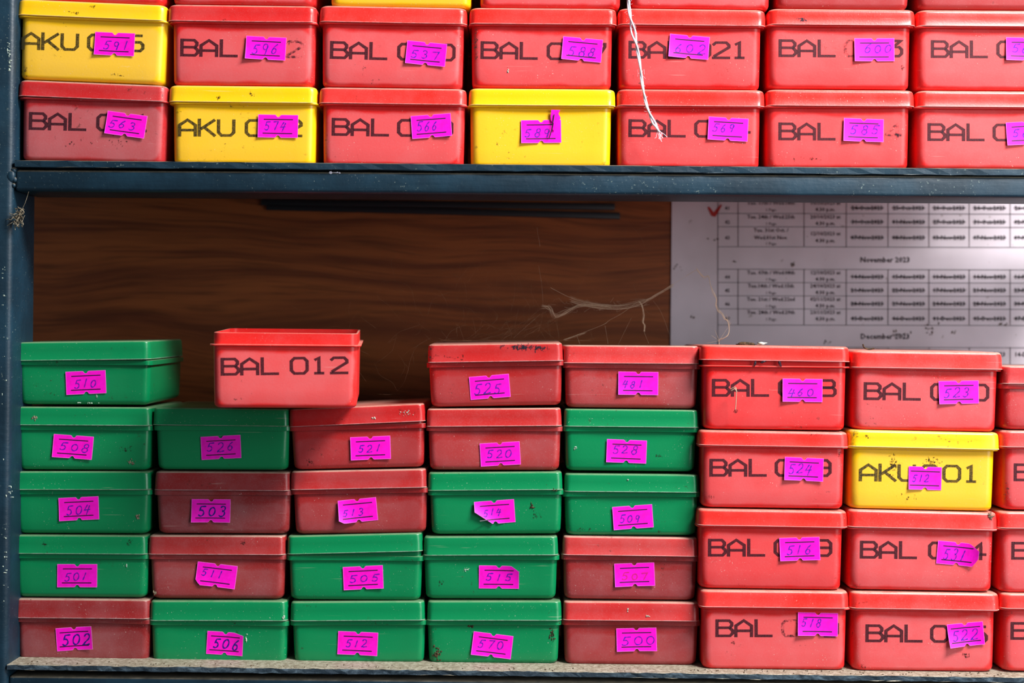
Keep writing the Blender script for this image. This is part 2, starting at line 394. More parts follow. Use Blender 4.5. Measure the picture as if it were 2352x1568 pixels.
# ------------------------------------------------------------------ strokes
def resample(pl, step):
    out = [pl[0]]
    for a, b in zip(pl, pl[1:]):
        L = math.hypot(b[0] - a[0], b[1] - a[1]); n = max(1, int(L / step))
        for i in range(1, n + 1): out.append((a[0] + (b[0] - a[0]) * i / n, a[1] + (b[1] - a[1]) * i / n))
    return out
def ribbon(pl, w, V, F, to3d, step=8, wfn=None, an=1.0):
    pl = resample(pl, step)
    if len(pl) < 2: return
    base = len(V); n = len(pl); closed = math.hypot(pl[0][0] - pl[-1][0], pl[0][1] - pl[-1][1]) < 1e-6
    for i, p in enumerate(pl):
        a = pl[i - 1] if i else (pl[-2] if closed else None); b = pl[i + 1] if i < n - 1 else (pl[1] if closed else None)
        d1 = (p[0] - a[0], p[1] - a[1]) if a else None; d2 = (b[0] - p[0], b[1] - p[1]) if b else None
        d1 = d1 or d2; d2 = d2 or d1
        l1, l2 = math.hypot(*d1) or 1, math.hypot(*d2) or 1
        n1, n2 = (-d1[1] / l1, d1[0] / l1), (-d2[1] / l2, d2[0] / l2)
        m = (n1[0] + n2[0], n1[1] + n2[1]); ml = math.hypot(*m) or 1; m = (m[0] / ml, m[1] / ml)
        k = max(0.55, m[0] * n1[0] + m[1] * n1[1]); hw = (wfn(i, n) if wfn else 1) * w / 2 / k
        V.append(to3d(p[0] + m[0] * hw, p[1] + m[1] * hw * an)); V.append(to3d(p[0] - m[0] * hw, p[1] - m[1] * hw * an))
    for i in range(n - 1): F.append((base + 2 * i, base + 2 * i + 1, base + 2 * i + 3, base + 2 * i + 2))
GLY = {
 'B': [[(3, 0), (3, 41)], [(6, 3.2), (31, 3.2), (37, 9), (37, 14.5), (32, 19.5), (6, 19.5)], [(32, 19.5), (39, 26), (39, 32), (33, 38), (6, 38)]],
 'A': [[(3, 41), (3, 15), (21, 3), (39, 15), (39, 41)], [(6, 26.5), (36, 26.5)]],
 'L': [[(3, 0), (3, 38), (41, 38)]],
 'K': [[(3, 0), (3, 41)], [(6, 24), (39, 2)], [(15, 20), (40, 40)]],
 'U': [[(3, 1), (3, 31), (10, 38), (31, 38), (38, 31), (38, 1)]],
 '0': [[(10, 3), (32, 3), (39, 10), (39, 31), (32, 38), (10, 38), (3, 31), (3, 10), (10, 3)]],
 '1': [[(2, 8), (12, 3), (12, 38)], [(1, 38), (24, 38)]],
 '2': [[(2, 9), (9, 3), (33, 3), (39, 9), (39, 14), (4, 35)], [(0, 38), (42, 38)]],
 '3': [[(3, 3), (37, 3), (20, 17), (33, 17), (39, 23), (39, 32), (33, 38), (3, 38)]],
 '4': [[(29, 41), (29, 3), (3, 28), (42, 28)]],
 '5': [[(38, 3), (7, 3), (7, 18), (33, 18), (39, 24), (39, 32), (33, 38), (3, 38)]],
 '7': [[(3, 3), (39, 3), (39, 9), (18, 41)]],
 '8': [[(10, 3), (32, 3), (37, 8), (37, 15), (32, 19.5), (10, 19.5), (4, 15), (4, 8), (10, 3)], [(10, 19.5), (34, 19.5), (39, 25), (39, 33), (34, 38), (8, 38), (3, 33), (3, 25), (10, 19.5)]],
 '9': [[(38, 20), (10, 20), (4, 15), (4, 9), (10, 3), (32, 3), (39, 10), (39, 31), (32, 38), (8, 38)]],
}
def ell(cx, cy, rx, ry, a0=0, a1=360, n=14):
    return [(cx + rx * math.cos(math.radians(a0 + (a1 - a0) * i / n)), cy + ry * math.sin(math.radians(a0 + (a1 - a0) * i / n))) for i in range(n + 1)]
HAND = {
 '0': [ell(.5, .5, .36, .42, -100, 265)],
 '1': [[(.60, .02), (.42, .98)]],
 '2': [ell(.48, .28, .30, .27, 190, 400, 8) + [(.35, .75), (.12, .97)], [(.12, .97), (.25, .88), (.45, .96), (.95, .88)]],
 '3': [ell(.45, .26, .27, .24, 200, 440, 8) + ell(.42, .72, .34, .27, -80, 150, 9)],
 '4': [[(.42, .02), (.10, .58), (.90, .52)], [(.72, .10), (.50, 1.08)]],
 '5': [[(.95, .06), (.35, .08), (.24, .46)] + ell(.42, .70, .33, .28, -110, 150, 10)],
 '6': [[(.72, .02), (.38, .28), (.20, .62)] + ell(.46, .72, .28, .26, 190, -160, 12)],
 '7': [[(.10, .12), (.85, .06), (.48, 1.0)]],
 '8': [ell(.54, .26, .24, .23, 90, -265, 12) + ell(.46, .73, .30, .26, -85, 275, 13)],
 '9': [ell(.48, .30, .28, .26, -20, 340, 12) + [(.72, .40), (.58, 1.02)]],
}

# ------------------------------------------------------------------ box builder
RED, RED_D, YEL, GRN = lin(224, 20, 18), lin(160, 20, 20), lin(250, 194, 0), lin(0, 129, 76)
SPAN = {'591': (-26, 34, -9, 14), '596': (-32, 30, -12, 16), '563': (-40, 25, -10, 11), '574': (-32, 19, -13, 11), '537': (-36, 31, -9, 13),
 '588': (-33, 33, -9, 17), '566': (-34, 15, -14, 11), '589': (-38, 22, -9, 14), '602': (-33, 40, -9, 17), '600': (-24, 42, -15, 9), '569': (-36, 17, -14, 8),
 '585': (-31, 38, -14, 11), '560': (-33, 30, -12, 10), '510': (-27, 25, -9, 13), '508': (-31, 39, -10, 11), '526': (-33, 31, -13, 11), '504': (-29, 27, -9, 15),
 '503': (-31, 36, -12, 15), '501': (-29, 25, -9, 13), '511': (-35, 15, -13, 6), '502': (-30, 38, -12, 17), '506': (-27, 33, -12, 15), '521': (-28, 24, -9, 10),
 '513': (-35, 13, -6, 12), '525': (-37, 26, -9, 18), '520': (-31, 27, -12, 10), '514': (-27, 16, -9, 9), '505': (-34, 39, -8, 12), '515': (-31, 32, -10, 10),
 '512': (-28, 23, -10, 10), '570': (-32, 27, -13, 11), '481': (-36, 12, -7, 12), '528': (-33, 27, -14, 8), '509': (-31, 17, -7, 13), '507': (-30, 31, -6, 13),
 '500': (-36, 42, -10, 13), '460': (-34, 26, -5, 16), '524': (-36, 20, -14, 12), '516': (-30, 27, -11, 12), '518': (-37, 9, -14, 8), '523': (-35, 26, -11, 14),
 '512y': (-29, 10, -10, 9), '531': (-31, 20, -12, 18), '522': (-33, 28, -12, 15)}
def sticker(root, to_local, s, fy, cx, cy, rot, digits, roll_deg, scale, w=92, h=53, pen='pen', curl=None, hand=(0, 0), size=24, gap=25, cut=None, rnd=None):
    """paper label: columns of a sheet with half-round notches, slightly lifted corners"""
    c = to_local(cx, cy); a = math.radians(rot - 0.5 - roll_deg); ca, sa = math.cos(a), math.sin(a)
    hw, hh = w / 2, h / 2; u = U * scale
    lifts = curl or [(0.7, 0.7, rnd.uniform(0.2, 1.3)), (-0.7, 0.7, rnd.uniform(0.3, 1.5)), (rnd.choice((-1, 1)), 0.1, rnd.uniform(0, 0.6))]
    corners = [fy((c[0] + (x * ca - y * sa) * u), c[1] - (x * sa + y * ca) * u) for x in (-hw, 0, hw) for y in (-hh, 0, hh)]
    y0 = min(corners) - 0.00022
    def lift(x, y):
        t = 0
        for dx, dy, amp in lifts:
            q = (x / hw * dx + y / hh * dy) / max(abs(dx) + abs(dy), 1e-6)
            t += amp * 0.001 * max(0, (q + 0.15) / 1.15) ** 2.2
        return t
    def pt(x, y, off=0.0):  # sticker px (x right, y down) -> box local
        return Vector((c[0] + (x * ca - y * sa) * u, y0 - lift(x, y) - off, c[1] - (x * sa + y * ca) * u))
    xs = sorted(set([-hw + w * i / 16 for i in range(17)] + [-hw + 1.1, hw - 1.1] + [-8, -6.6, -6.4, -4.7, -4.3, -3.4, -1.8, 0, 1.8, 3.4, 4.3, 4.7, 6.4, 6.6, 8]))
    def notch(x):
        x = abs(x)
        return math.sqrt(max(0, 4.6 ** 2 - x * x)) + 0.8 if x <= 4.6 else (1.0 if x < 6.5 else 0.0)
    def prof(x):
        t, b = -hh + notch(x), hh - notch(x)
        if cut:
            for which, x0, dy in cut:  # clip a corner: from x0 to the edge, by dy
                e = hw if x0 > 0 else -hw
                k = max(0, min(1, (x - x0) / (e - x0)))
                if which == 'b': b -= dy * k
                else: t += dy * k
        return t, b
    nr = 8; fr = [0, 0.02, 0.18, 0.34, 0.5, 0.66, 0.82, 0.98, 1.0]; V = []; F = []; mi = []
    for x in xs:
        t, b = prof(x)
        for j in range(nr + 1): V.append(pt(x, t + (b - t) * fr[j]))
    nf = len(V); V += [v_ + Vector((0, 0.00012, 0)) for v_ in V]
    nc = len(xs)
    for i in range(nc - 1):
        for j in range(nr):
            p = i * (nr + 1) + j; q = p + nr + 1
            F.append((p, p + 1, q + 1, q)); mi.append(2 if j in (0, nr - 1) or i in (0, nc - 2) else 0)
            F.append((p + nf, q + nf, q + 1 + nf, p + 1 + nf)); mi.append(1)
    border = [i * (nr + 1) for i in range(nc)] + [(nc - 1) * (nr + 1) + j for j in range(1, nr + 1)] + [i * (nr + 1) + nr for i in range(nc - 2, -1, -1)] + [j for j in range(nr - 1, 0, -1)]
    for a_, b_ in zip(border, border[1:] + border[:1]): F.append((a_, b_, b_ + nf, a_ + nf)); mi.append(1)
    org = pt(0, 0); V = [v_ - org for v_ in V]
    st = mesh_obj('sticker', V, F, None, root, False, org, [M['sticker'], M['sticker_edge'], M['sticker_rim']], mi)
    st['label'] = 'magenta price sticker' + (' with handwritten ' + digits if '?' not in digits else '')
    V, F = [], []
    t3 = lambda x, y: pt(x, y, 0.00007) - org
    ribbon([(-33, -hh + 11), (34, -hh + 11)], 2.0, V, F, t3); ribbon([(-35, hh - 10), (33, hh - 10)], 2.1, V, F, t3)
    mesh_obj('printed_lines', V, F, M['ink_black'], st)
    V, F = [], []; hx0, hx1, hy0, hy1 = SPAN[digits + ('y' if w == 76 else '')]
    n = len(digits); gp = (hx1 - hx0) / (n - 0.2); hgt = (hy1 - hy0) * 0.88; hm = (hy0 + hy1) / 2
    for i_, ch in enumerate(digits):
        gw = gp * 0.80; sc = rnd.uniform(0.92, 1.08); dy = rnd.uniform(-1.5, 1.5) + hm; sl = 0.18 + rnd.uniform(-.08, .08); x = hx0 + gp * i_ + rnd.uniform(-0.8, 0.8)
        for pl in HAND[ch]:
            q = [(x + px * gw * sc + (0.5 - py) * sl * hgt, (py - 0.5) * hgt * sc + dy) for px, py in pl]
            ribbon(q, 3.4 if pen == 'pen_bold' else 2.8, V, F, t3, 3, lambda i, n_: 0.85 + 0.25 * math.sin(i * 1.7))
    if V: mesh_obj('handwriting', V, F, M[pen], st)
    return st, pt, org

NB = 0
def box(kind, col, lid, top, seam, bot, body, Y, label, group, dust=0.08, fl=None, pitch=0.0, yaw=0.0, stk=None, txt=None, lidcol=None, nolid=False, marks=()):
    """lid=(xL,xR) top=(yL,yR) seam=(yL,yR) bot=(yL,yR) body=(xL,xR), fl = flange top if the lid stands ajar; all photo pixels at depth Y"""
    global NB; NB += 1; rnd = random.Random(NB * 17 + 3)
    s = SPEC[kind]; sc = 1 + Y / D
    A, B = P(body[0], bot[0], Y), P(body[1], bot[1], Y)
    th = math.atan2(-(B.z - A.z), B.x - A.x); mid = (A + B) / 2
    dp = (s['bb'] - (s['lw'] - s['ll'])) * U
    name = 'storage_box' if kind == 'deep' else 'slide_box'
    root = empty(name, Vector((mid.x, Y + dp / 2, mid.z)))
    tag(root, label, 'box', group)
    Rr = Matrix.Rotation(th, 3, 'Y'); Ri = Rr.transposed()
    F3 = Matrix.Rotation(yaw, 3, 'Z') @ Matrix.Rotation(pitch, 3, 'X') @ Rr
    root.rotation_euler = F3.to_euler()
    if pitch or yaw:   # pivot about the front bottom edge
        root.location = mid + Matrix.Rotation(yaw, 3, 'Z') @ Matrix.Rotation(pitch, 3, 'X') @ Vector((0, dp / 2, 0))
    def loc(px, py):
        q = Ri @ (P(px, py, Y) - mid); return (q.x, q.z)
    f = fl or seam
    bl, br = loc(body[0], bot[0]), loc(body[1], bot[1]); sx = (br[0] - bl[0]) / (s['bb'] * U)
    fm = (loc(lid[0], f[0])[1] + loc(lid[1], f[1])[1]) / 2
    sz = fm / (s['H'] * U)
    b = bpy.data.objects.new('body', MESH['body', kind]); COL.objects.link(b); b.parent = root; b.scale = (sx, 1, sz); b.color = (*col, dust)
    if not nolid:
        l0, l1 = loc(lid[0], seam[0]), loc(lid[1], seam[1]); t0, t1 = loc(lid[0], top[0]), loc(lid[1], top[1])
        la = math.atan2(-(((l1[1] - l0[1]) + (t1[1] - t0[1])) / 2), l1[0] - l0[0])
        lh = ((t0[1] - l0[1]) + (t1[1] - l1[1])) / 2
        o = bpy.data.objects.new('lid', MESH['lid', kind]); COL.objects.link(o); o.parent = root
        o.location = ((l0[0] + l1[0]) / 2, 0, (l0[1] + l1[1]) / 2); o.rotation_euler = (0, la, 0)
        o.scale = ((l1[0] - l0[0]) / (s['lw'] * U), 1, lh / (s['lh'] * U)); o.color = (*(lidcol or (lin(232, 32, 20) if col == RED else col)), dust)
    g = s['lw'] - s['ll']
    def fy(x, z):   # front surface of the body in box coordinates
        x_, z_ = x / sx / U, max(0, z / sz / U); wz = s['bb'] + (s['bt'] - s['bb']) * z_ / s['H']
        k = max(0, 1 - (2 * x_ / wz) ** 2)
        return (-(wz - g) / 2 + body_bow(s, z_) * k) * U
    if txt:
        word, x0, y0, items, r = txt[:5]
        faint = txt[5] if len(txt) > 5 else ''
        cx, cz = loc(x0, y0); a = math.radians(r - 0.5) - th; ca, sa = math.cos(a), math.sin(a)
        V, F, V2, F2, V3, F3_ = [], [], [], [], [], []
        def t3(x, y):
            X = cx + (x * ca - y * sa) * U * sc; Z = cz - (x * sa + y * ca) * U * sc
            return Vector((X, fy(X, Z) - 0.00008, Z))
        pos = dict(BAL=(0, 43.5, 90), AKU=(0, 45, 89))[word] if word else ()
        for ch, x in list(zip(word, pos)) + list(items):
            for pl in GLY[ch]:
                q = [(x + p[0], p[1]) for p in pl]
                if ch in faint and (ch, x) in items: ribbon(q, 7.2, V2, F2, t3, an=0.78)
                else: ribbon(q, 7.8, *((V, F) if (ch, x) not in items else (V3, F3_)), t3, an=0.78)
        if V: mesh_obj('lettering', V, F, M['ink_print_yellow' if col == YEL else 'ink_print'], root)['label'] = 'dark stencil-like printed lettering'
        if V3: mesh_obj('printed_digits', V3, F3_, M['ink_print_yellow' if col == YEL else 'ink_print'], root)
        if V2: mesh_obj('worn_digit', V2, F2, M['ink_faint'], root)
    if stk:
        kw = dict(stk[4]) if len(stk) > 4 else {}
        r = sticker(root, loc, s, fy, stk[0], stk[1], stk[2], stk[3], math.degrees(th), sc, rnd=rnd, **kw)
        root['_st'] = 1; del root['_st']
        box.last = (root, r)
    # dirt marks: (kind, px, py, w, h, n)  on body or lid front
    for mk, mx, my, mw, mh, n in marks:
        V, F = [], []
        for _ in range(int(n * 2.2)):
            ax, ay = mx + rnd.gauss(0, mw / 2.6), my + rnd.gauss(0, mh / 2.6); rr = rnd.uniform(0.5, 3.0) * (0.7 if mk == 'chip' else 1); k0 = len(V)
            m_ = 8; st_ = rnd.uniform(0.4, 1.6)
            q = loc(ax, ay); onlid = (not nolid) and ay < (seam[0] + seam[1]) / 2
            yy = (-(s['ll']) / 2 * U - 0.0004) if onlid else fy(*q) - 0.00012
            if onlid:
                kk = max(0, 1 - (2 * q[0] / (s['lw'] * U)) ** 2); yy = -(s['ll'] - 1.5) / 2 * U + 0.9 * kk * U - 0.00012
            V.append((q[0], yy - (0.0004 if mk in ('mud', 'fluff', 'chip') else 0), q[1]))
            for i in range(m_):
                an = 2 * math.pi * i / m_; r1 = rr * rnd.uniform(0.4, 1.3)
                V.append((q[0] + math.cos(an) * r1 * st_ * U, yy, q[1] + math.sin(an) * r1 / st_ * U))
            for i in range(m_): F.append((k0, k0 + 1 + (i + 1) % m_, k0 + 1 + i))
        mat, nm = {'dirt': ('dirt', 'dirt_spot'), 'paint': ('paint_smear', 'paint_smear'), 'mud': ('mud', 'dried_mud'), 'fluff': ('fluff', 'dust_fluff'), 'chip': ('chip', 'pale_flake')}[mk]
        mesh_obj(nm, V, F, M[mat], root)['kind'] = 'stuff'
    return root

G_U, G_L, G_T = 'printed boxes on the upper shelf', 'shallow boxes stacked on the lower shelf', 'tall printed boxes on the lower shelf right'
YU, YA, YB = 0.008, 0.0115, 0.0205
# ---- upper shelf, bottom row
box('deep', lin(182, 18, 24), (41, 384), (184, 197), (221, 236), (367, 376), (48, 375), YU, 'dusty dark red box with sticker 563, at upper shelf left post, bottom row', G_U, 0.07, lidcol=lin(188, 20, 22),
    stk=(290, 286.5, 7.7, '563', dict(hand=(-6, 0))), txt=('BAL', 68, 257, [('0', 154), ('1', 246)], 1.2), marks=[('dirt', 275, 325, 30, 12, 9), ('dirt', 160, 330, 60, 20, 5)])
box('deep', YEL, (387, 728.5), (196, 200), (235, 238.5), (376.5, 378.5), (397, 722), YU, 'yellow box printed AKU with sticker 574, bottom row of the upper shelf', G_U, 0.02,
    stk=(639, 290, 1, '574', dict(hand=(-3, -6))), txt=('AKU', 410, 272, [('0', 153), ('2', 243)], 0.4), marks=[('dirt', 578, 217, 9, 7, 7), ('dirt', 504, 226, 8, 5, 6)])
box('deep', RED, (732, 1072), (201, 205), (238, 243), (379, 382.5), (741, 1064), YU, 'red box printed BAL with sticker 566, bottom row of the upper shelf', G_U, 0.06,
    stk=(991, 289.6, -4.2, '566', dict(hand=(-9, -3))), txt=('BAL', 763, 270.5, [('0', 150), ('0', 236)], 0.8))
box('deep', YEL, (1076, 1414), (203, 206), (243, 245), (382.5, 384.5), (1081, 1402), YU, 'plain yellow box without printing and torn sticker 589, upper shelf bottom row', G_U, 0.015,
    stk=(1243, 302, -0.8, '589', dict(hand=(-8, 2), gap=24)), marks=[('dirt', 1391, 374, 10, 6, 4), ('dirt', 1093, 338, 6, 8, 2)])
# loose torn strip of that sticker
root, (st, pt, org) = box.last
V, F = [], []
ts = [(24, -49), (44, -48), (40, -40), (45, -30), (37, -14), (30, 0), (26, -4), (29, -18), (23, -24), (22, -34)]
V = [pt(x, y, 0.0007 + 0.00001 * abs(y)) - org for x, y in ts]; V += [v_ + Vector((0, .00015, 0)) for v_ in V]; n = len(ts)
F = [tuple(range(n)), tuple(reversed(range(n, 2 * n)))] + [(i, (i + 1) % n, (i + 1) % n + n, i + n) for i in range(n)]
mesh_obj('torn_strip', V, F, M['sticker'], st)['label'] = 'torn upright sliver of magenta sticker'
V, F = [], []; ribbon([(30, -38), (24, -2), (18, 16)], 2.2, V, F, lambda x, y: pt(x, y, 0.0014) - org); mesh_obj('handwriting', V, F, M['ink_black'], st)
box('deep', RED, (1417, 1757), (205, 208), (244, 246.5), (385, 386.5), (1421, 1745), YU, 'red box printed BAL with sticker 569, thread end hanging in front of it', G_U, 0.04,
    stk=(1672, 296.7, 3.2, '569', dict(hand=(-8, -2))), txt=('BAL', 1444.5, 273.5, [('0', 151), ('4', 238)], 0.5))
box('deep', RED, (1759.5, 2101), (206, 208.5), (244, 246.5), (386.5, 387.5), (1762, 2088), YU, 'red box printed BAL ending in 4, sticker 585, upper shelf bottom row', G_U, 0.04,
    stk=(1983, 299, 2, '585', dict(hand=(4, 0), gap=27)), txt=('BAL', 1788.6, 281, [('4', 243)], 0.2, '4'), marks=[('dirt', 1870, 365, 60, 8, 6)])
box('deep', RED, (2104, 2446), (208.5, 211), (246.5, 249), (387.5, 389), (2107, 2434), YU, 'red box cut by the right frame edge, bottom row of upper shelf', G_U, 0.05,
    stk=(2357, 305.6, -3, '560', dict(hand=(-8, 0))), txt=('BAL', 2131, 282.5, [('0', 150)], 0.3))
# ---- upper shelf, middle row
box('deep', YEL, (39, 383), (-1, 12), (35, 51), (180, 193), (44, 374), YU, 'yellow box printed AKU with sticker 591, beside the post on upper shelf', G_U, 0.03,
    stk=(263.7, 101.4, 2.5, '591', dict(hand=(0, 2))), txt=('AKU', 51, 73, [('0', 150), ('5', 239)], 1.3), marks=[('dirt', 57, 160, 7, 16, 10), ('dirt', 172, 32, 18, 4, 8), ('dirt', 217, 15, 10, 10, 6), ('dirt', 268, 172, 20, 4, 4)])
box('deep', RED, (385, 728), (11, 15), (50, 54), (194, 197), (396, 720), YU, 'red box printed BAL with worn digits and sticker 596, upper shelf middle row', G_U, 0.06, lidcol=lin(208, 24, 22),
    stk=(611, 111, 2.7, '596', dict(hand=(0, 2), gap=27)), txt=('BAL', 415.6, 88.5, [('2', 240)], 0.9, '2'), marks=[('dirt', 519, 47, 5, 2, 3), ('dirt', 665, 96, 8, 3, 4)])
box('deep', RED, (733, 1073), (14, 19), (51, 58.5), (197.5, 202.5), (739, 1061), YU, 'red box printed BAL ending in 0 with sticker 537, upper shelf middle row', G_U, 0.06,
    stk=(979, 123.5, 5.5, '537', dict(hand=(-4, 2), size=26)), txt=('BAL', 759.5, 94, [('0', 154), ('0', 245)], 1.3))
box('deep', RED, (1077.5, 1417), (19, 20.5), (56, 59.5), (201, 203), (1084, 1404), YU, 'red box with a black smudge left of BAL and sticker 588', G_U, 0.05,
    stk=(1337, 114, 5.2, '588', dict(hand=(2, 4), gap=28)), txt=('BAL', 1104.8, 94.5, [('0', 152), ('7', 246)], 0.8), marks=[('dirt', 1092, 112, 6, 42, 26), ('chip', 1167, 163, 3, 12, 3)])
box('deep', RED, (1419, 1759), (20.5, 23.5), (57.5, 63), (202.5, 205.5), (1424, 1746), YU, 'red box printed BAL 021 with sticker 602, behind the white thread', G_U, 0.04,
    stk=(1582.6, 107.7, 4.7, '602', dict(hand=(-2, 2), gap=28)), txt=('BAL', 1444.5, 93.5, [('0', 147), ('2', 191), ('1', 242)], 0.3))
box('deep', RED, (1763.5, 2103), (21, 23.5), (58, 61.5), (202.5, 205), (1765, 2090), YU, 'red box printed BAL ending in 3 with sticker 600, upper shelf', G_U, 0.04,
    stk=(2008, 114.5, -0.3, '600', dict(hand=(8, 4))), txt=('BAL', 1789, 90, [('0', 150), ('3', 243)], 0.2, '0'), marks=[('paint', 1841, 48, 18, 8, 14), ('dirt', 2074, 155, 6, 8, 5)])
box('deep', RED, (2105.5, 2449), (24, 26), (61.5, 64), (206, 207.5), (2108, 2434), YU, 'red box cut by the right frame edge, middle row of upper shelf', G_U, 0.05,
    stk=(2356, 113, 1, '560', dict(hand=(-8, 0))), txt=('BAL', 2138.7, 92, [('0', 151)], 0.2))
# ---- upper shelf, top row (only the bottoms show)
def toprow(kind, col, x0, x1, yb, label, dust=0.06):
    h = 143 if kind == 'deep' else 102; m = 9; lh = 38 if kind == 'deep' else 43
    box(kind, col, (x0 - m, x1 + m), (yb[0] - h - lh, yb[1] - h - lh), (yb[0] - h, yb[1] - h), yb, (x0, x1), YU + (0.002 if kind == 'flat' else 0), label, G_U, dust)
toprow('deep', RED, 60, 378, (-2, 10.5), 'red box bottom showing above the yellow 591 box at top left')
toprow('deep', RED, 396, 722, (8, 12), 'red box bottom showing above the 596 box at the top edge', 0.09)
toprow('deep', YEL, 759, 1081, (13, 17), 'yellow box bottom at the top edge above the 537 box', 0.02)
toprow('deep', RED, 1103, 1425, (16.5, 18.5), 'red box bottom at the top edge above the 588 box')
toprow('deep', RED, 1452, 1768, (17.5, 21), 'red box bottom at the top edge, behind the thread and above the 602 box')
toprow('flat', RED_D, 1785, 2087, (19, 21), 'dull red box bottom at the top edge above the 600 box', 0.05)
toprow('flat', RED_D, 2110, 2412, (20, 22), 'dull red box bottom at the top right corner of the photo', 0.05)

# ---- lower shelf: shallow boxes, five columns from the left
def fb(col, lid, top, seam, bot, body, num, stk, lab, **k):
    kw = {}
    dust = k.pop('dust', 0.05 if col == GRN else 0.09) * (0.12 if col == GRN else 0.68)
    st = k.pop('st', {})
    cname = 'green' if col == GRN else 'red'
    if col != GRN:
        k.setdefault('lidcol', tuple(c * 0.88 for c in col)); k['lidcol'] = tuple(c * 0.9 for c in k['lidcol']); col = tuple(c * 0.66 for c in col)
    return box('flat', col, lid, top, seam, bot, body, k.pop('Y', YB), 'shallow %s box with sticker %s, %s' % (cname, num, lab), G_L, dust, stk=(*stk, num, st), **k)
c1 = 'column beside the left post'
fb(GRN, (34, 347), (786, 782), (828.5, 825), (928.5, 930), (44, 341), '510', (198, 878, -2.5), 'topmost beside the left post, its right side visible', pitch=math.radians(0.8), marks=[('chip', 197, 925, 40, 3, 4), ('chip', 222, 912, 2, 4, 2)])
fb(GRN, (30, 349), (933, 935.5), (976, 977), (1078.5, 1080), (40, 341), '508', (168, 1025.7, 4), 'second from the top beside the left post', st=dict(hand=(4, 2), gap=27), marks=[('dirt', 288, 1030, 16, 9, 8), ('fluff', 300, 1060, 14, 8, 8), ('fluff', 82, 958, 9, 5, 6)])
fb(GRN, (30, 346), (1082.5, 1081.5), (1123.5, 1124.5), (1225, 1226), (37, 340), '504', (181.5, 1167.6, -2.7), 'middle of the stack beside the left post', dust=0.03, st=dict(hand=(0, 2)), marks=[('fluff', 317, 1187, 5, 6, 8)])
fb(GRN, (28, 340), (1227.5, 1229), (1270, 1272), (1371, 1373), (36, 335), '501', (177.7, 1321.4, 0), 'second from the bottom beside the left post', st=dict(hand=(-2, 4)), marks=[('dirt', 105, 1250, 6, 8, 5), ('dirt', 300, 1243, 10, 8, 5), ('chip', 290, 1300, 3, 4, 2)])
fb(RED_D, (35, 345), (1373.5, 1376), (1417, 1420), (1516, 1522), (41, 339), '502', (171.4, 1466, -4), 'lowest box beside the left post', st=dict(w=84, pen='pen_bold', hand=(2, 0), gap=27, curl=[(1, 0, 1.6)]), dust=0.13)
fb(GRN, (352, 664), (935, 939), (975.5, 979), (1078.5, 1080), (361, 659.5), '526', (508, 1027, -3), 'under the open BAL 012 box', dust=0.03, st=dict(hand=(0, -1)))
fb(RED_D, (355.5, 667), (1082, 1084), (1124.5, 1126.5), (1225, 1226), (362, 662), '503', (485, 1172.5, 0.5), 'directly under the green 526 box', st=dict(w=89, pen='pen_bold', hand=(0, 2), gap=27), dust=0.14)
fb(lin(180, 34, 32), (341, 656), (1229, 1229.5), (1271.5, 1273.5), (1375, 1376.5), (347.5, 650), '511', (497.3, 1320.5, 6.9), 'second from the bottom, on the green 506 box', st=dict(hand=(-12, -4), cut=[('b', -36, 12)], gap=22), dust=0.12, marks=[('dirt', 560, 1245, 9, 10, 6), ('fluff', 356, 1361, 5, 5, 5)])
fb(GRN, (344.5, 661), (1379, 1378), (1423, 1425), (1526, 1529), (349, 655), '506', (517, 1477, 3.5), 'bottom row, white flakes beside the sticker', st=dict(w=84, pen='pen_bold', hand=(4, 0), size=25, cut=[('t', 20, 6)], curl=[(1, -0.3, 1.8)]), marks=[('chip', 566, 1468, 3, 12, 7), ('chip', 652, 1416, 4, 4, 6)])
fb(lin(200, 26, 26), (665, 977), (941, 924.5), (979, 968), (1079, 1072), (674, 973), '521', (851.4, 1028.4, -2.3), 'tilted top box right of the open box', dust=0.07, fl=(980, 970), marks=[('chip', 860, 960, 12, 3, 5), ('chip', 935, 948, 22, 10, 9), ('dirt', 712, 1062, 12, 8, 6)])
fb(lin(192, 30, 30), (668, 980), (1082, 1076), (1124.5, 1118.5), (1227, 1223), (678, 978), '513', (822.3, 1171.7, -5.3), 'third from the bottom, sticker corner curling up', dust=0.1, st=dict(w=88, hand=(-16, 1), gap=23, cut=[('b', -32, 7)], curl=[(-1, 0.5, 4.2)]))
fb(GRN, (660, 971), (1229, 1224), (1273, 1263.5), (1377.5, 1379.5), (666, 965.5), '505', (834.5, 1326, -2.8), 'its lid standing ajar at the right', fl=(1275, 1276), dust=0.04, st=dict(hand=(2, 2), size=23))
fb(GRN, (667, 976), (1380.5, 1379.5), (1425, 1422.5), (1524.5, 1523.5), (675, 973), '512', (822, 1476.8, 2.2), 'bottom row under the ajar 505 box', dust=0.04, marks=[('dirt', 708, 1388, 14, 3, 6)])
fb(lin(205, 28, 26), (983, 1293), (790.5, 787.5), (833.5, 827.5), (935, 930), (990, 1289), '525', (1125, 888, -4.7), 'blue-black paint smears on its lid', pitch=math.radians(1.2), dust=0.07, st=dict(size=26, hand=(-3, 3), curl=[(0.4, 0.9, 0.5)]), marks=[('paint', 1195, 797, 46, 8, 40), ('paint', 1240, 800, 22, 9, 22), ('dirt', 1010, 822, 60, 12, 22), ('dirt', 990, 800, 8, 14, 6)])
fb(lin(205, 34, 32), (980, 1290), (939, 936), (979, 978), (1079, 1080.5), (986.7, 1284.5), '520', (1149, 1042, -3.2), 'directly under the paint-smeared 525 box', dust=0.11, st=dict(hand=(-2, 0)))
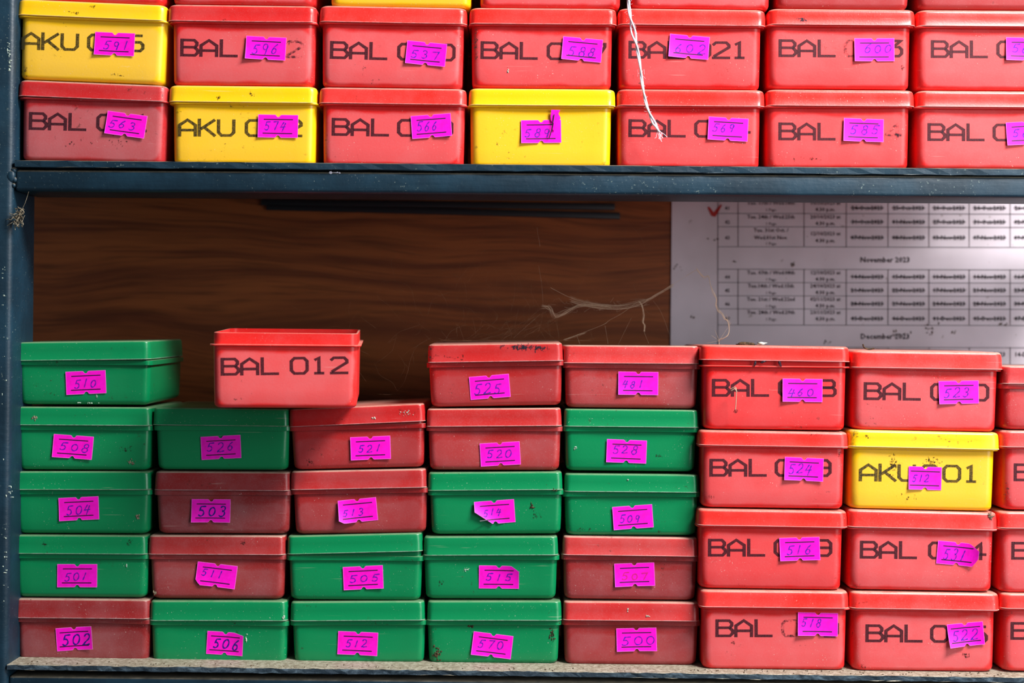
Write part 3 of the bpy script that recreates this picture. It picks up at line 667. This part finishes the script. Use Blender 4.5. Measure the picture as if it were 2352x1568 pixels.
fb(GRN, (983, 1292), (1085, 1082), (1125.5, 1124.5), (1227.5, 1226), (991, 1288), '514', (1136.5, 1175.4, -4), 'sticker peeled and curling at its lower left', dust=0.04, st=dict(hand=(2, 1), gap=22, cut=[('b', -6, 30)], curl=[(-1, 0.6, 7.0)]), marks=[('mud', 1222, 1165, 7, 10, 7), ('dirt', 1232, 1182, 12, 10, 9), ('mud', 1273, 1124, 8, 4, 5)])
fb(GRN, (973, 1282), (1231.5, 1230.5), (1274.5, 1273.5), (1375.5, 1376), (977.4, 1276.5), '515', (1146, 1324.7, 0.5), 'sticker with a bent top right corner', dust=0.04, st=dict(hand=(-2, -2), gap=26, cut=[('t', 28, 13)], curl=[(1, -0.6, 2.6)]), marks=[('dirt', 1012, 1337, 10, 5, 5), ('chip', 1070, 1308, 8, 6, 5)])
fb(GRN, (981, 1290), (1379, 1379), (1423.5, 1423.5), (1524.5, 1525), (985, 1281.5), '570', (1130.6, 1481, 7), 'bottom row with dried brown mud on its edge', dust=0.04, st=dict(hand=(-6, -1), size=27, gap=22), marks=[('mud', 1003, 1500, 12, 22, 18), ('mud', 1267, 1455, 7, 18, 10), ('mud', 1280, 1430, 5, 4, 4), ('chip', 1082, 1430, 24, 4, 10), ('mud', 1085, 1438, 20, 3, 6)])
fb(lin(205, 40, 38), (1294, 1605.5), (792, 794.5), (834, 835.5), (935.5, 939), (1300, 1599.6), '481', (1466, 880, 0.8), 'topmost, left of the ajar 460 box', dust=0.13, lidcol=lin(212, 48, 46), st=dict(hand=(-15, 3), gap=20, size=23))
fb(GRN, (1295, 1605), (938.5, 941), (978.5, 982), (1080.5, 1083.5), (1300, 1596), '528', (1439, 1036, 2.3), 'directly under the red 481 box', dust=0.03, st=dict(hand=(-2, -2)), marks=[('dirt', 1514, 1047, 9, 4, 5), ('chip', 1322, 1028, 4, 4, 3)])
fb(GRN, (1296, 1605.5), (1087, 1089), (1127.5, 1131), (1229, 1230), (1300, 1600), '509', (1453.6, 1187, -4), 'third from the bottom, left of the 524 box', dust=0.03, st=dict(hand=(-6, 1), gap=22), marks=[('dirt', 1340, 1215, 18, 6, 8), ('chip', 1441, 1102, 2, 5, 3)])
fb(lin(182, 34, 34), (1292, 1603), (1230.5, 1234), (1272.5, 1277.5), (1375.5, 1379.5), (1296, 1597), '507', (1457.5, 1319, -2), 'number written in faded pink ink', dust=0.12, lidcol=lin(205, 48, 46), st=dict(pen='pen_pink', hand=(-4, 1), gap=26))
fb(lin(182, 32, 32), (1293, 1606), (1380, 1382), (1422, 1425.5), (1526.5, 1528.5), (1297.6, 1600), '500', (1462, 1468, -1.3), 'bottom row, left of the 518 box', dust=0.10, lidcol=lin(205, 36, 34), st=dict(hand=(2, 2), gap=29, size=25), marks=[('chip', 1486, 1413, 8, 2, 4), ('chip', 1441, 1398, 2, 6, 2)])
# ---- lower shelf: tall boxes at the right
def tb(col, lid, top, seam, bot, body, label, **k):
    return box('deep', col, lid, top, seam, bot, body, k.pop('Y', YA), label, G_T, k.pop('dust', 0.05), **k)
tb(RED, (1608.5, 1952), (791.5, 795.5), (825.5, 832), (985, 988.5), (1617, 1942), 'red BAL box with its lid raised ajar and sticker 460', fl=(838, 842), dust=0.03, stk=(1843, 896, 0.8, '460', dict(hand=(-4, 3))), txt=('BAL', 1636, 869.5, [('0', 152), ('8', 243)], 0.2))
tb(RED, (1604.5, 1948.5), (987, 992.5), (1021.5, 1027.5), (1164.5, 1169), (1612.5, 1938), 'red BAL box with sticker 524, under the ajar 460 box', dust=0.05, stk=(1846, 1077, 2.5, '524', dict(w=89, hand=(-10, -2), size=27)), txt=('BAL', 1630.5, 1053, [('0', 150), ('9', 237)], 0.2), marks=[('dirt', 1630, 1140, 12, 10, 8), ('dirt', 1928, 1045, 5, 14, 6), ('dirt', 1872, 997, 20, 3, 6)])
tb(RED, (1602, 1947), (1168, 1173), (1205, 1211.5), (1350.5, 1355.5), (1607, 1933), 'red BAL box with sticker 516, second from the bottom', dust=0.04, stk=(1836.6, 1260, -1.8, '516', dict(hand=(-8, 3), gap=25)), txt=('BAL', 1627, 1236.5, [('0', 151), ('9', 242)], 0.2))
tb(RED, (1607, 1950), (1354, 1357), (1392, 1396.5), (1536, 1539.5), (1614.5, 1943), 'red BAL box with sticker 518 at lower right, bottom row', dust=0.06, stk=(1878, 1432.8, 1.3, '518', dict(hand=(-14, -5), gap=20, curl=[(-0.7, 0.7, 1.4), (0.8, 0.4, .5)])), txt=('BAL', 1644, 1421.5, [('0', 151), ('9', 240)], 0.2, '0'), marks=[('dirt', 1685, 1475, 3, 4, 4)])
tb(RED, (1955, 2303), (804.5, 809), (843.5, 849.5), (986, 992), (1960, 2289), 'red BAL box ending in 0 with sticker 523, topmost above the yellow box', dust=0.06, pitch=math.radians(0.7), stk=(2201.5, 900.5, -1, '523', dict(hand=(-10, 2), gap=24, curl=[(-0.7, 0.7, 1.2)])), txt=('BAL', 1984.4, 877, [('0', 153), ('0', 245)], 0.8))
tb(YEL, (1949, 2296), (987, 993), (1024, 1033.5), (1167.5, 1174), (1953, 2282), 'yellow box printed AKU 001 with sticker 512, among red boxes', dust=0.02, stk=(2124.5, 1097.8, 1.8, '512', dict(w=76, hand=(-12, 2), gap=17, size=20, curl=[(-0.6, 0.8, 1.2)])), txt=('AKU', 1973.7, 1063.5, [('0', 141), ('0', 192), ('1', 245)], 0.9),
   marks=[('dirt', 2052, 1062, 16, 22, 22), ('dirt', 2140, 1060, 22, 10, 24), ('dirt', 1990, 1002, 6, 5, 5), ('dirt', 1962, 995, 12, 10, 10), ('dirt', 2085, 1140, 30, 10, 6)])
tb(RED, (1947, 2291), (1169.5, 1176.5), (1208.5, 1218), (1353.5, 1359), (1952, 2280), 'red BAL box ending in 4 with curled sticker 531', dust=0.06, stk=(2198, 1271, 5, '531', dict(hand=(-12, 0), size=27, gap=24, cut=[('t', 26, 16), ('b', 36, 20)], curl=[(1, -0.1, 4.0)])), txt=('BAL', 1976, 1241, [('0', 157), ('4', 248)], 0.8), marks=[('fluff', 2272, 1182, 10, 14, 14), ('dirt', 1965, 1345, 14, 5, 5)])
tb(RED, (1952, 2296), (1357, 1362.5), (1395.5, 1401), (1540, 1543), (1959, 2284), 'red BAL box with a loose tilted sticker 522, bottom row', dust=0.08, stk=(2217.7, 1456, -5.5, '522', dict(w=82, hand=(-4, 3), curl=[(-0.7, 0.8, 3.0), (1, 0, .8)])), txt=('BAL', 1988.7, 1433, [('0', 149), ('5', 238)], 0.6), marks=[('dirt', 2218, 1505, 12, 10, 10), ('dirt', 1982, 1530, 10, 6, 5), ('dirt', 1980, 1385, 12, 5, 5)])
# column cut by the frame
box('flat', lin(190, 26, 26), (2302, 2612), (840, 843), (881, 884), (986, 989), (2306, 2606), YA, 'dull red box topmost at the right frame edge, lower shelf', G_T, 0.07)
tb(RED, (2298, 2640), (988, 992), (1026, 1030), (1170.5, 1174), (2306, 2630), 'red printed box at the right frame edge beside the yellow 512 box', dust=0.07, txt=('BAL', 2329, 1063.5, [('0', 152), ('3', 245)], 0.5), marks=[('dirt', 2312, 1130, 5, 20, 8)])
tb(RED, (2293, 2636), (1174, 1178), (1212, 1216), (1360.5, 1363), (2298, 2624), 'red printed box at the right frame edge beside the 531 box', dust=0.07, txt=('BAL', 2323.6, 1243.5, [('0', 152), ('7', 245)], 0.5))
tb(RED, (2298, 2640), (1361, 1365), (1396, 1400), (1541.5, 1545), (2304, 2628), 'red printed box at the lower right corner, bottom row', dust=0.06, txt=('BAL', 2322, 1427.5, [('0', 152), ('2', 245)], 0.5))
# ---- the open box standing proud on two lids
ob = box('deep', lin(235, 30, 24), (475, 829), (745, 745), (791, 791), (935.5, 938.5), (492, 818), -0.026, 'open red box printed BAL 012 without lid, perched over two boxes', G_L, 0.06,
    pitch=math.radians(1.9), yaw=math.radians(5.0), nolid=True, txt=('BAL', 510, 821, [('0', 156), ('1', 210), ('2', 247)], -0.6))

# ------------------------------------------------------------------ tubes: thread, webs
def tube(V, F, pts, r, n=5):
    base = len(V)
    for i, p in enumerate(pts):
        a = pts[max(0, i - 1)]; b = pts[min(len(pts) - 1, i + 1)]; t = (b - a).normalized() if (b - a).length > 0 else Vector((0, 0, 1))
        x = t.cross(Vector((0.1, 1, 0.03))).normalized(); y = t.cross(x)
        rr = r(i / max(1, len(pts) - 1)) if callable(r) else r
        for k in range(n):
            an = 2 * math.pi * k / n; V.append(p + (x * math.cos(an) + y * math.sin(an)) * rr)
    for i in range(len(pts) - 1):
        for k in range(n):
            a, b = base + i * n + k, base + i * n + (k + 1) % n
            F.append((a, b, b + n, a + n))
def smooth(pts, sub=6):
    out = []
    for i in range(len(pts) - 1):
        p0, p1, p2, p3 = pts[max(0, i - 1)], pts[i], pts[i + 1], pts[min(len(pts) - 1, i + 2)]
        for j in range(sub):
            t = j / sub
            out.append(0.5 * ((2 * p1) + (p2 - p0) * t + (2 * p0 - 5 * p1 + 4 * p2 - p3) * t * t + (3 * p1 - p0 - 3 * p2 + p3) * t ** 3))
    out.append(pts[-1]); return out
# white thread, two loosely twisted strands plus frayed end
path = [(1441, -60), (1443, 0), (1447, 35), (1455, 75), (1463, 110), (1470, 150), (1474, 185), (1480, 220), (1487, 248), (1500, 278), (1514, 303)]
pts = smooth([P(x, y, -0.004) for x, y in path], 10)
V, F = [], []
for ph in (0, math.pi):
    q = []
    for i, p in enumerate(pts):
        t = i / len(pts); amp = (0.0004 + 0.0008 * max(0, math.sin(t * 9.0 - 1)) ** 2) * (1 if t < 0.93 else 0.5)
        q.append(p + Vector((math.cos(t * 21 + ph) * amp, math.sin(t * 21 + ph) * amp * 0.6, 0)))
    tube(V, F, q, 0.00055, 6)
rnd = random.Random(5)
for _ in range(9):
    a = P(1513, 300, -0.004); q = [a]
    for i in range(4): q.append(q[-1] + Vector((rnd.uniform(-1, 1.6) * 4 * U, rnd.uniform(-1, 1) * U, -rnd.uniform(2, 8) * U)))
    tube(V, F, q, 0.00012, 4)
for _ in range(50):
    i = rnd.randrange(3, len(pts) - 3); a = pts[i]
    tube(V, F, [a, a + Vector((rnd.uniform(-1, 1) * 8 * U, -0.0003, rnd.uniform(-1, 1) * 6 * U)), a + Vector((rnd.uniform(-1, 1) * 11 * U, 0, -rnd.uniform(0, 9) * U))], 0.00005, 3)
org = P(1443, 0, -0.004)
tag(mesh_obj('thread', [v_ - org for v_ in V], F, M['thread'], None, True, org), 'white cotton thread hanging loosely in front of the upper shelf boxes', 'thread')

def web(name, lines, mat, label, Y, r, jit=0.0, seed=1, extra=0, group=None):
    V, F = [], []; rnd = random.Random(seed)
    for ln in lines:
        rr = r * (ln[0] if isinstance(ln[0], (int, float)) else 1); ln = ln[1:] if isinstance(ln[0], (int, float)) else ln
        q = [P(x + rnd.uniform(-jit, jit), y + rnd.uniform(-jit, jit), Y + rnd.uniform(-0.002, 0.002)) for x, y in ln]
        tube(V, F, smooth(q, 4), rr, 4)
    org = P(lines[0][-1][0], lines[0][-1][1], Y)
    o = mesh_obj(name, [v_ - org for v_ in V], F, mat, None, True, org)
    tag(o, label, 'cobweb', group); return o
rnd = random.Random(11)
main = [(1264, 660), (1310, 683), (1344, 694), (1412, 702), (1463, 694), (1501, 680), (1545, 653), (1600, 620)]
L = [[1.6] + main]
for i in range(16):   # strands that gather along the sagging line
    a = rnd.uniform(0, 3.5); o1, o2 = rnd.uniform(-3, 10), rnd.uniform(-2, 4)
    L.append([0.8] + [(x + rnd.uniform(-3, 3), y + (o1 if j < 4 else o2) * (1 if j < 6 else 0.3) + rnd.uniform(-1, 1)) for j, (x, y) in enumerate(main[1:7])])
for i in range(26):   # small cross threads in the gathered part
    x, y = rnd.uniform(1262, 1490), 700 + rnd.gauss(0, 7); L.append([0.6, (x, y), (x + rnd.uniform(-14, 14), y + rnd.uniform(-9, 9)), (x + rnd.uniform(-26, 26), y + rnd.uniform(-12, 12))])
tip = [(1245, 705), (1262, 708), (1276, 726), (1300, 716), (1335, 700), (1400, 703)]
for i in range(14): L.append([0.9] + [(x + rnd.uniform(-5, 5), y + rnd.uniform(-5, 5)) for x, y in tip])
dr = [(1468, 693), (1474, 700), (1478, 722), (1477, 740), (1481, 748), (1479, 760)]
for i in range(9): L.append([1.2] + [(x + rnd.uniform(-2.2, 2.2), y + rnd.uniform(-2, 2)) for x, y in dr])
L.append([1.1, (1293, 781), (1330, 767), (1385, 746), (1400, 735), (1429, 719), (1460, 696)])
for i in range(4): L.append([0.8] + [(x + rnd.uniform(-3, 3), y + rnd.uniform(-2, 3)) for x, y in [(1295, 780), (1325, 769), (1345, 764)]])
L += [[0.8, (1325, 771), (1332, 790)], [0.7, (1390, 747), (1397, 789)], [0.7, (1479, 760), (1490, 789)], [0.5, (1240, 722), (1180, 775)], [0.6, (1247, 700), (1245, 660), (1237, 610)], [0.8, (1233, 522), (1240, 565)],
      [0.5, (1480, 700), (1530, 662)], [0.5, (1450, 730), (1420, 790)], [0.5, (1545, 790), (1520, 720), (1500, 690)]]
web('cobweb', L, M['web'], 'sagging grey cobweb strung above the boxes between wood panel and sheet', 0.060, 0.000040, 0.4, 2)
L = []
for i in range(130):
    x, y = rnd.gauss(1090, 150), rnd.gauss(725, 85); q = [(x, y)]
    an = rnd.uniform(0, 6.28)
    for j in range(rnd.randrange(2, 6)):
        an += rnd.uniform(-0.9, 0.9); st_ = rnd.uniform(8, 38); q.append((q[-1][0] + math.cos(an) * st_, q[-1][1] + math.sin(an) * st_))
    q = [(xx, min(yy, 905 if xx < 975 else 782)) for xx, yy in q]
    L.append([rnd.uniform(0.5, 1.0)] + q)
for i in range(26):
    a = (rnd.uniform(1080, 1290), rnd.uniform(775, 783)); b = (rnd.uniform(1190, 1330), rnd.uniform(690, 730))
    L.append([0.7, a, ((a[0] + b[0]) / 2 + rnd.uniform(-12, 12), (a[1] + b[1]) / 2 + rnd.uniform(-6, 14)), b])
for x0, y0, x1, y1 in ((860, 450, 1500, 600), (880, 500, 1150, 620), (1300, 560, 1545, 500), (1100, 480, 1230, 530), (940, 640, 1230, 600)):
    L.append([0.6, (x0, y0), ((x0 + x1) / 2, (y0 + y1) / 2 + 10), (x1, y1)])
web('fine_cobweb', L, M['web_fine'], 'faint tangle of fine web threads over the brown panel', 0.050, 0.000024, 0.5, 4)
L = []
pth = [(1600, 618), (1616, 636), (1627, 633), (1632, 655), (1640, 672), (1645, 687), (1644, 700), (1650, 712), (1659, 720), (1664, 730), (1672, 738), (1674, 763), (1664, 775), (1652, 781), (1652, 790)]
for k in range(5): L.append([1.0 if k else 1.5] + [(x + (rnd.uniform(-3.0, 3.0) if 3 < j < 11 and k else 0), y + (rnd.uniform(-3, 3) if k else 0)) for j, (x, y) in enumerate(pth)])
L += [[0.8, (1576, 633), (1600, 618)], [0.9, (1668, 722), (1672, 735)], [0.7, (1652, 782), (1634, 770)], [0.7, (1652, 782), (1642, 758)], [0.7, (1652, 782), (1625, 788)], [0.7, (1652, 782), (1680, 740)], [1.0, (1652, 782), (1651, 792)]]
web('web_strand', L, M['web'], 'crinkled pale web strand dangling before the white sheet', 0.045, 0.000065, 0.3, 8)
# dust tuft by the upright
V, F = [], []
for i in range(60):
    x, y = 42 + rnd.gauss(0, 3.5), 500 + rnd.gauss(0, 9); q = [P(x, y, -0.002)]
    for j in range(3): x += rnd.uniform(-7, 7); y += rnd.uniform(-8, 8); q.append(P(x, y, -0.002 + rnd.uniform(-.002, .002)))
    tube(V, F, q, 0.00022, 4)
tube(V, F, smooth([P(66, 440, -.001), (P(58, 465, -.002)), P(50, 482, -.002), P(45, 495, -.002)]), 0.00012, 4)
tube(V, F, smooth([P(17, 518, -.001), (P(26, 512, -.002)), P(38, 505, -.002)]), 0.00025, 4)
org = P(41, 500, -0.002)
tag(mesh_obj('dust_tuft', [v_ - org for v_ in V], F, M['fluff'], None, True, org), 'grey tuft of dusty web hanging at the left post under the beam', 'dust tuft')
# hanging speck in front of the 460 box
V, F = [], []
tube(V, F, smooth([P(1678, 893, 0.006), P(1690, 890, 0.005), P(1691, 915, 0.005), P(1689, 942, 0.005)]), 0.00022, 4)
tube(V, F, smooth([P(1680, 897, 0.006), P(1688, 893, 0.005), P(1692, 900, 0.005)]), 0.00035, 4)
org = P(1690, 890, 0.005)
hs = mesh_obj('hanging_debris', [v_ - org for v_ in V], F, M['web'], None, True, org)
tag(hs, 'black speck dangling on a short web thread before the BAL 460 box', 'debris')
c = blob('speck', P(1690, 944, 0.005), 0.0012, M['dirt'], hs, 2, 0.45, 9)
# small dark insect bits caught under the ajar lid
for i, (x, y, a, wh) in enumerate([(1734, 835, 0.3, 'leftmost of three'), (1753, 831, 1.2, 'middle one of three'), (1791, 835, -0.3, 'rightmost of three')]):
    o = blob('insect_egg', P(x, y, 0.0095), 0.0012, M['paint_smear'], None, 2, 0.3, 20 + i, (0.6, 0.5, 1.6)); o.rotation_euler = (0, a, 0)
    tag(o, 'tiny blue-black pod under the raised lid of the 460 box, ' + wh, 'debris', 'pods under the raised lid')
# dust crumbs on lids and boards
V, F = [], []
for i in range(170):
    x = rnd.uniform(60, 2330); t = rnd.random()
    Yc = rnd.uniform(0.001, 0.010); yb = slope(100, 1527, 1700, 1547, x)
    p = P(x, yb, 0); p = Vector((p.x, Yc, p.z + 0.0002)); k0 = len(V); r = rnd.uniform(0.0002, 0.0006)
    V += [p + Vector((r, 0, 0)), p + Vector((-r, r, 0)), p + Vector((-r * .4, -r, 0)), p + Vector((0, 0, r))]
    F += [(k0, k0 + 1, k0 + 2), (k0, k0 + 3, k0 + 1), (k0 + 1, k0 + 3, k0 + 2), (k0 + 2, k0 + 3, k0)]
o = mesh_obj('crumbs', V, F, M['mud']); tag(o, 'brown crumbs and grit scattered on the front of the lower board', 'crumbs', None, 'stuff')
for (x, y, Yc, r, sd, lab) in ((1712, 790, .03, .0022, 31, 'brown crumb on top of the 460 box lid, left of the pale one'), (1749, 789, .03, .0014, 32, 'pale crumb on top of the 460 box lid')):
    o = blob('crumb', P(x, y, Yc), r, M['mud'] if sd == 31 else M['chip'], None, 2, 0.4, sd, (2.2, 1, .6)); tag(o, lab, 'crumb')
V, F = [], []; tube(V, F, smooth([P(1982, 790, .02), P(1985, 798, .02), P(1995, 802, .02), P(2008, 800, .02)]), 0.0005, 5)
org = P(1995, 802, .02); tag(mesh_obj('dry_curl', [v_ - org for v_ in V], F, M['mud'], None, True, org), 'small brown dry curl lying on the 523 box lid', 'debris')

# ------------------------------------------------------------------ printed sheet on the wall
YS = YW - 0.0012
a, b = P(1545, 250, YS), P(2760, 1100, YS)
sheet = empty('printed_sheet', Vector(((a.x + b.x) / 2, YS, b.z)))
tag(sheet, 'white laminated timetable sheet of dates pinned on the wood panel', 'sheet')
s_ = slab('paper', (a.x, YS, b.z), (b.x, YS + 0.0008, a.z), M['paper']); s_.parent = sheet; s_.location = s_.location - sheet.location
def S(x, y): return P(x, y, YS - 0.0003)
V, F = [], []
tp = lambda x, y: S(x, y) - sheet.location
vx = [1695.5, 1847, 1944, 2040, 2134, 2226.5, 2320.5, 2414, 2508, 2602]
rows = [(458, 490), (490, 520.5), (520.5, 566.5), (618, 648.5), (648.5, 679), (679, 709), (709, 746)]
for y in (490, 520.5, 566.5, 618, 648.5, 679, 709, 746, 797): ribbon([(1649, y), (2700, y + 2)], 1.2, V, F, tp, 60)
ribbon([(1649, 350), (1649, 1000)], 1.2, V, F, tp, 60)
for x in vx:
    for y0, y1 in ((350, 566.5), (618, 746), (797, 1000)): ribbon([(x, y0), (x, y1)], 1.2, V, F, tp, 40)
def text_mesh(s, x, y, h, align='CENTER', off=0.0):
    cu = bpy.data.curves.new('t', 'FONT'); cu.body = s; cu.size = 1.0; cu.align_x = align; cu.offset = off; cu.resolution_u = 1
    o = bpy.data.objects.new('t', cu); COL.objects.link(o)
    dg = bpy.context.evaluated_depsgraph_get(); me = o.evaluated_get(dg).to_mesh()
    k0 = len(V)
    for vv in me.vertices: V.append(tp(x + vv.co.x * h * 1.38, y - vv.co.y * h * 1.38))
    for p in me.polygons: F.append(tuple(k0 + i for i in p.vertices))
    o.evaluated_get(dg).to_mesh_clear(); bpy.data.objects.remove(o); bpy.data.curves.remove(cu)
dates = [['24-Oct-2023', '25-Oct-2023', '20-Oct-2023', '24-Oct-2023', '26-Oct-2023'], ['31-Oct-2023', '01-Nov-2023', '27-Oct-2023', '31-Oct-2023', '02-Nov-2023'],
         ['07-Nov-2023', '08-Nov-2023', '03-Nov-2023', '07-Nov-2023', '09-Nov-2023'], ['14-Nov-2023', '15-Nov-2023', '10-Nov-2023', '14-Nov-2023', '16-Nov-2023'],
         ['21-Nov-2023', '22-Nov-2023', '17-Nov-2023', '21-Nov-2023', '23-Nov-2023'], ['28-Nov-2023', '29-Nov-2023', '24-Nov-2023', '28-Nov-2023', '30-Nov-2023'],
         ['05-Dec-2023', '06-Dec-2023', '01-Dec-2023', '05-Dec-2023', '07-Dec-2023']]
c2 = ['Tue. 17th / Wed.18th', 'Tue. 24th / Wed.25th', 'Tue. 31st Oct. /', 'Tue. 07th / Wed.08th', 'Tue.14th / Wed.15th', 'Tue. 21st / Wed.22nd', 'Tue. 28th / Wed.29th']
c3 = ['10/10/2023 at', '20/10/2023 at', '12/10/2023 at', '12/10/2023 at', '24/10/2023 at', '02/11/2023 at', '23/11/2023 at']
cx = [1992, 2087, 2180, 2273, 2367]
ty = [478, 510, 546, 636, 667, 698, 732]
for r in range(7):
    y = ty[r]
    for cI, d_ in enumerate(dates[r]):
        text_mesh(d_, cx[cI], y + 4, 10.0, off=0.018)
        ribbon([(cx[cI] - 38, y - 1), (cx[cI] + 38, y - 0.5)], 2.0, V, F, tp, 80)
    text_mesh(str(41 + r), 1671, y + 4, 8.5, off=0.015)
    yt = rows[r][0] + 12
    text_mesh(c2[r], 1771, yt, 9.0, off=0.012)
    if r == 2: text_mesh('Wed.01st Nov.', 1771, yt + 17, 9.0, off=0.012); yt += 15
    text_mesh('1 Page', 1771, yt + 15, 7.0)
    text_mesh(c3[r], 1896, rows[r][0] + (12 if r != 2 else 20), 9.0, off=0.012); text_mesh('4:30 p.m.', 1896, rows[r][0] + (27 if r != 2 else 36), 9.0, off=0.012)
text_mesh('November 2023', 2033, 602, 12.5, off=0.02); text_mesh('December 2023', 2033, 778, 12.5, off=0.02)
for cI, d_ in enumerate(['12-Dec-2023', '13-Dec-2023', '08-Dec-2023', '12-Dec-2023', '14-Dec-2023']): text_mesh(d_, cx[cI], 818, 10.0, off=0.018)
mesh_obj('printed_table', V, F, M['paper_ink'], sheet)
V, F = [], []; ribbon([(1627, 475), (1637, 492), (1641, 493), (1657, 470)], 7, V, F, tp, 6, lambda i, n: 0.6 + 0.7 * math.sin(math.pi * min(1, i / n * 1.2)))
mesh_obj('check_mark', V, F, M['red_pen'], sheet)['label'] = 'red check mark'
V, F = [], []
for (x, y, sp, n) in ((1685, 600, 2, 5), (1821, 605, 3, 7), (2140, 757, 12, 14), (2065, 765, 10, 9), (1635, 545, 6, 4), (2198, 762, 6, 5), (1560, 612, 12, 6), (1592, 727, 3, 3), (1900, 785, 10, 5), (2305, 740, 6, 5)):
    for _ in range(n):
        X, Y_ = rnd.gauss(x, sp), rnd.gauss(y, sp * 0.6); an = rnd.uniform(0, 3.1); l_ = rnd.uniform(2, 6)
        ribbon([(X, Y_), (X + math.cos(an) * l_, Y_ + math.sin(an) * l_)], rnd.uniform(1, 3), V, F, tp, 10)
mesh_obj('grime', V, F, M['mud'], sheet)['kind'] = 'stuff'
# dark strips on the wood panel
for x0, y0, x1, y1, h_, lab in ((600, 464, 1412, 475, 15, 'upper of two thin dark strips across the brown wood panel'), (612, 475, 1424, 496, 15, 'lower of two thin dark strips across the brown wood panel')):
    A, B = P(x0, y0, YW - .002), P(x1, y1, YW - .002)
    Lg = (B - A).length; o = slab('dark_strip', (-Lg / 2, -0.0014, -h_ * U * 0.6), (Lg / 2, 0.0014, h_ * U * 0.6), M['tape'], None, 0.0005)
    o.location = (A + B) / 2 + Vector((0, 0.0006, 0)); o.rotation_euler = (0, math.atan2(-(B.z - A.z), B.x - A.x), 0)
    tag(o, lab, 'strip', 'dark strips on the wood panel')
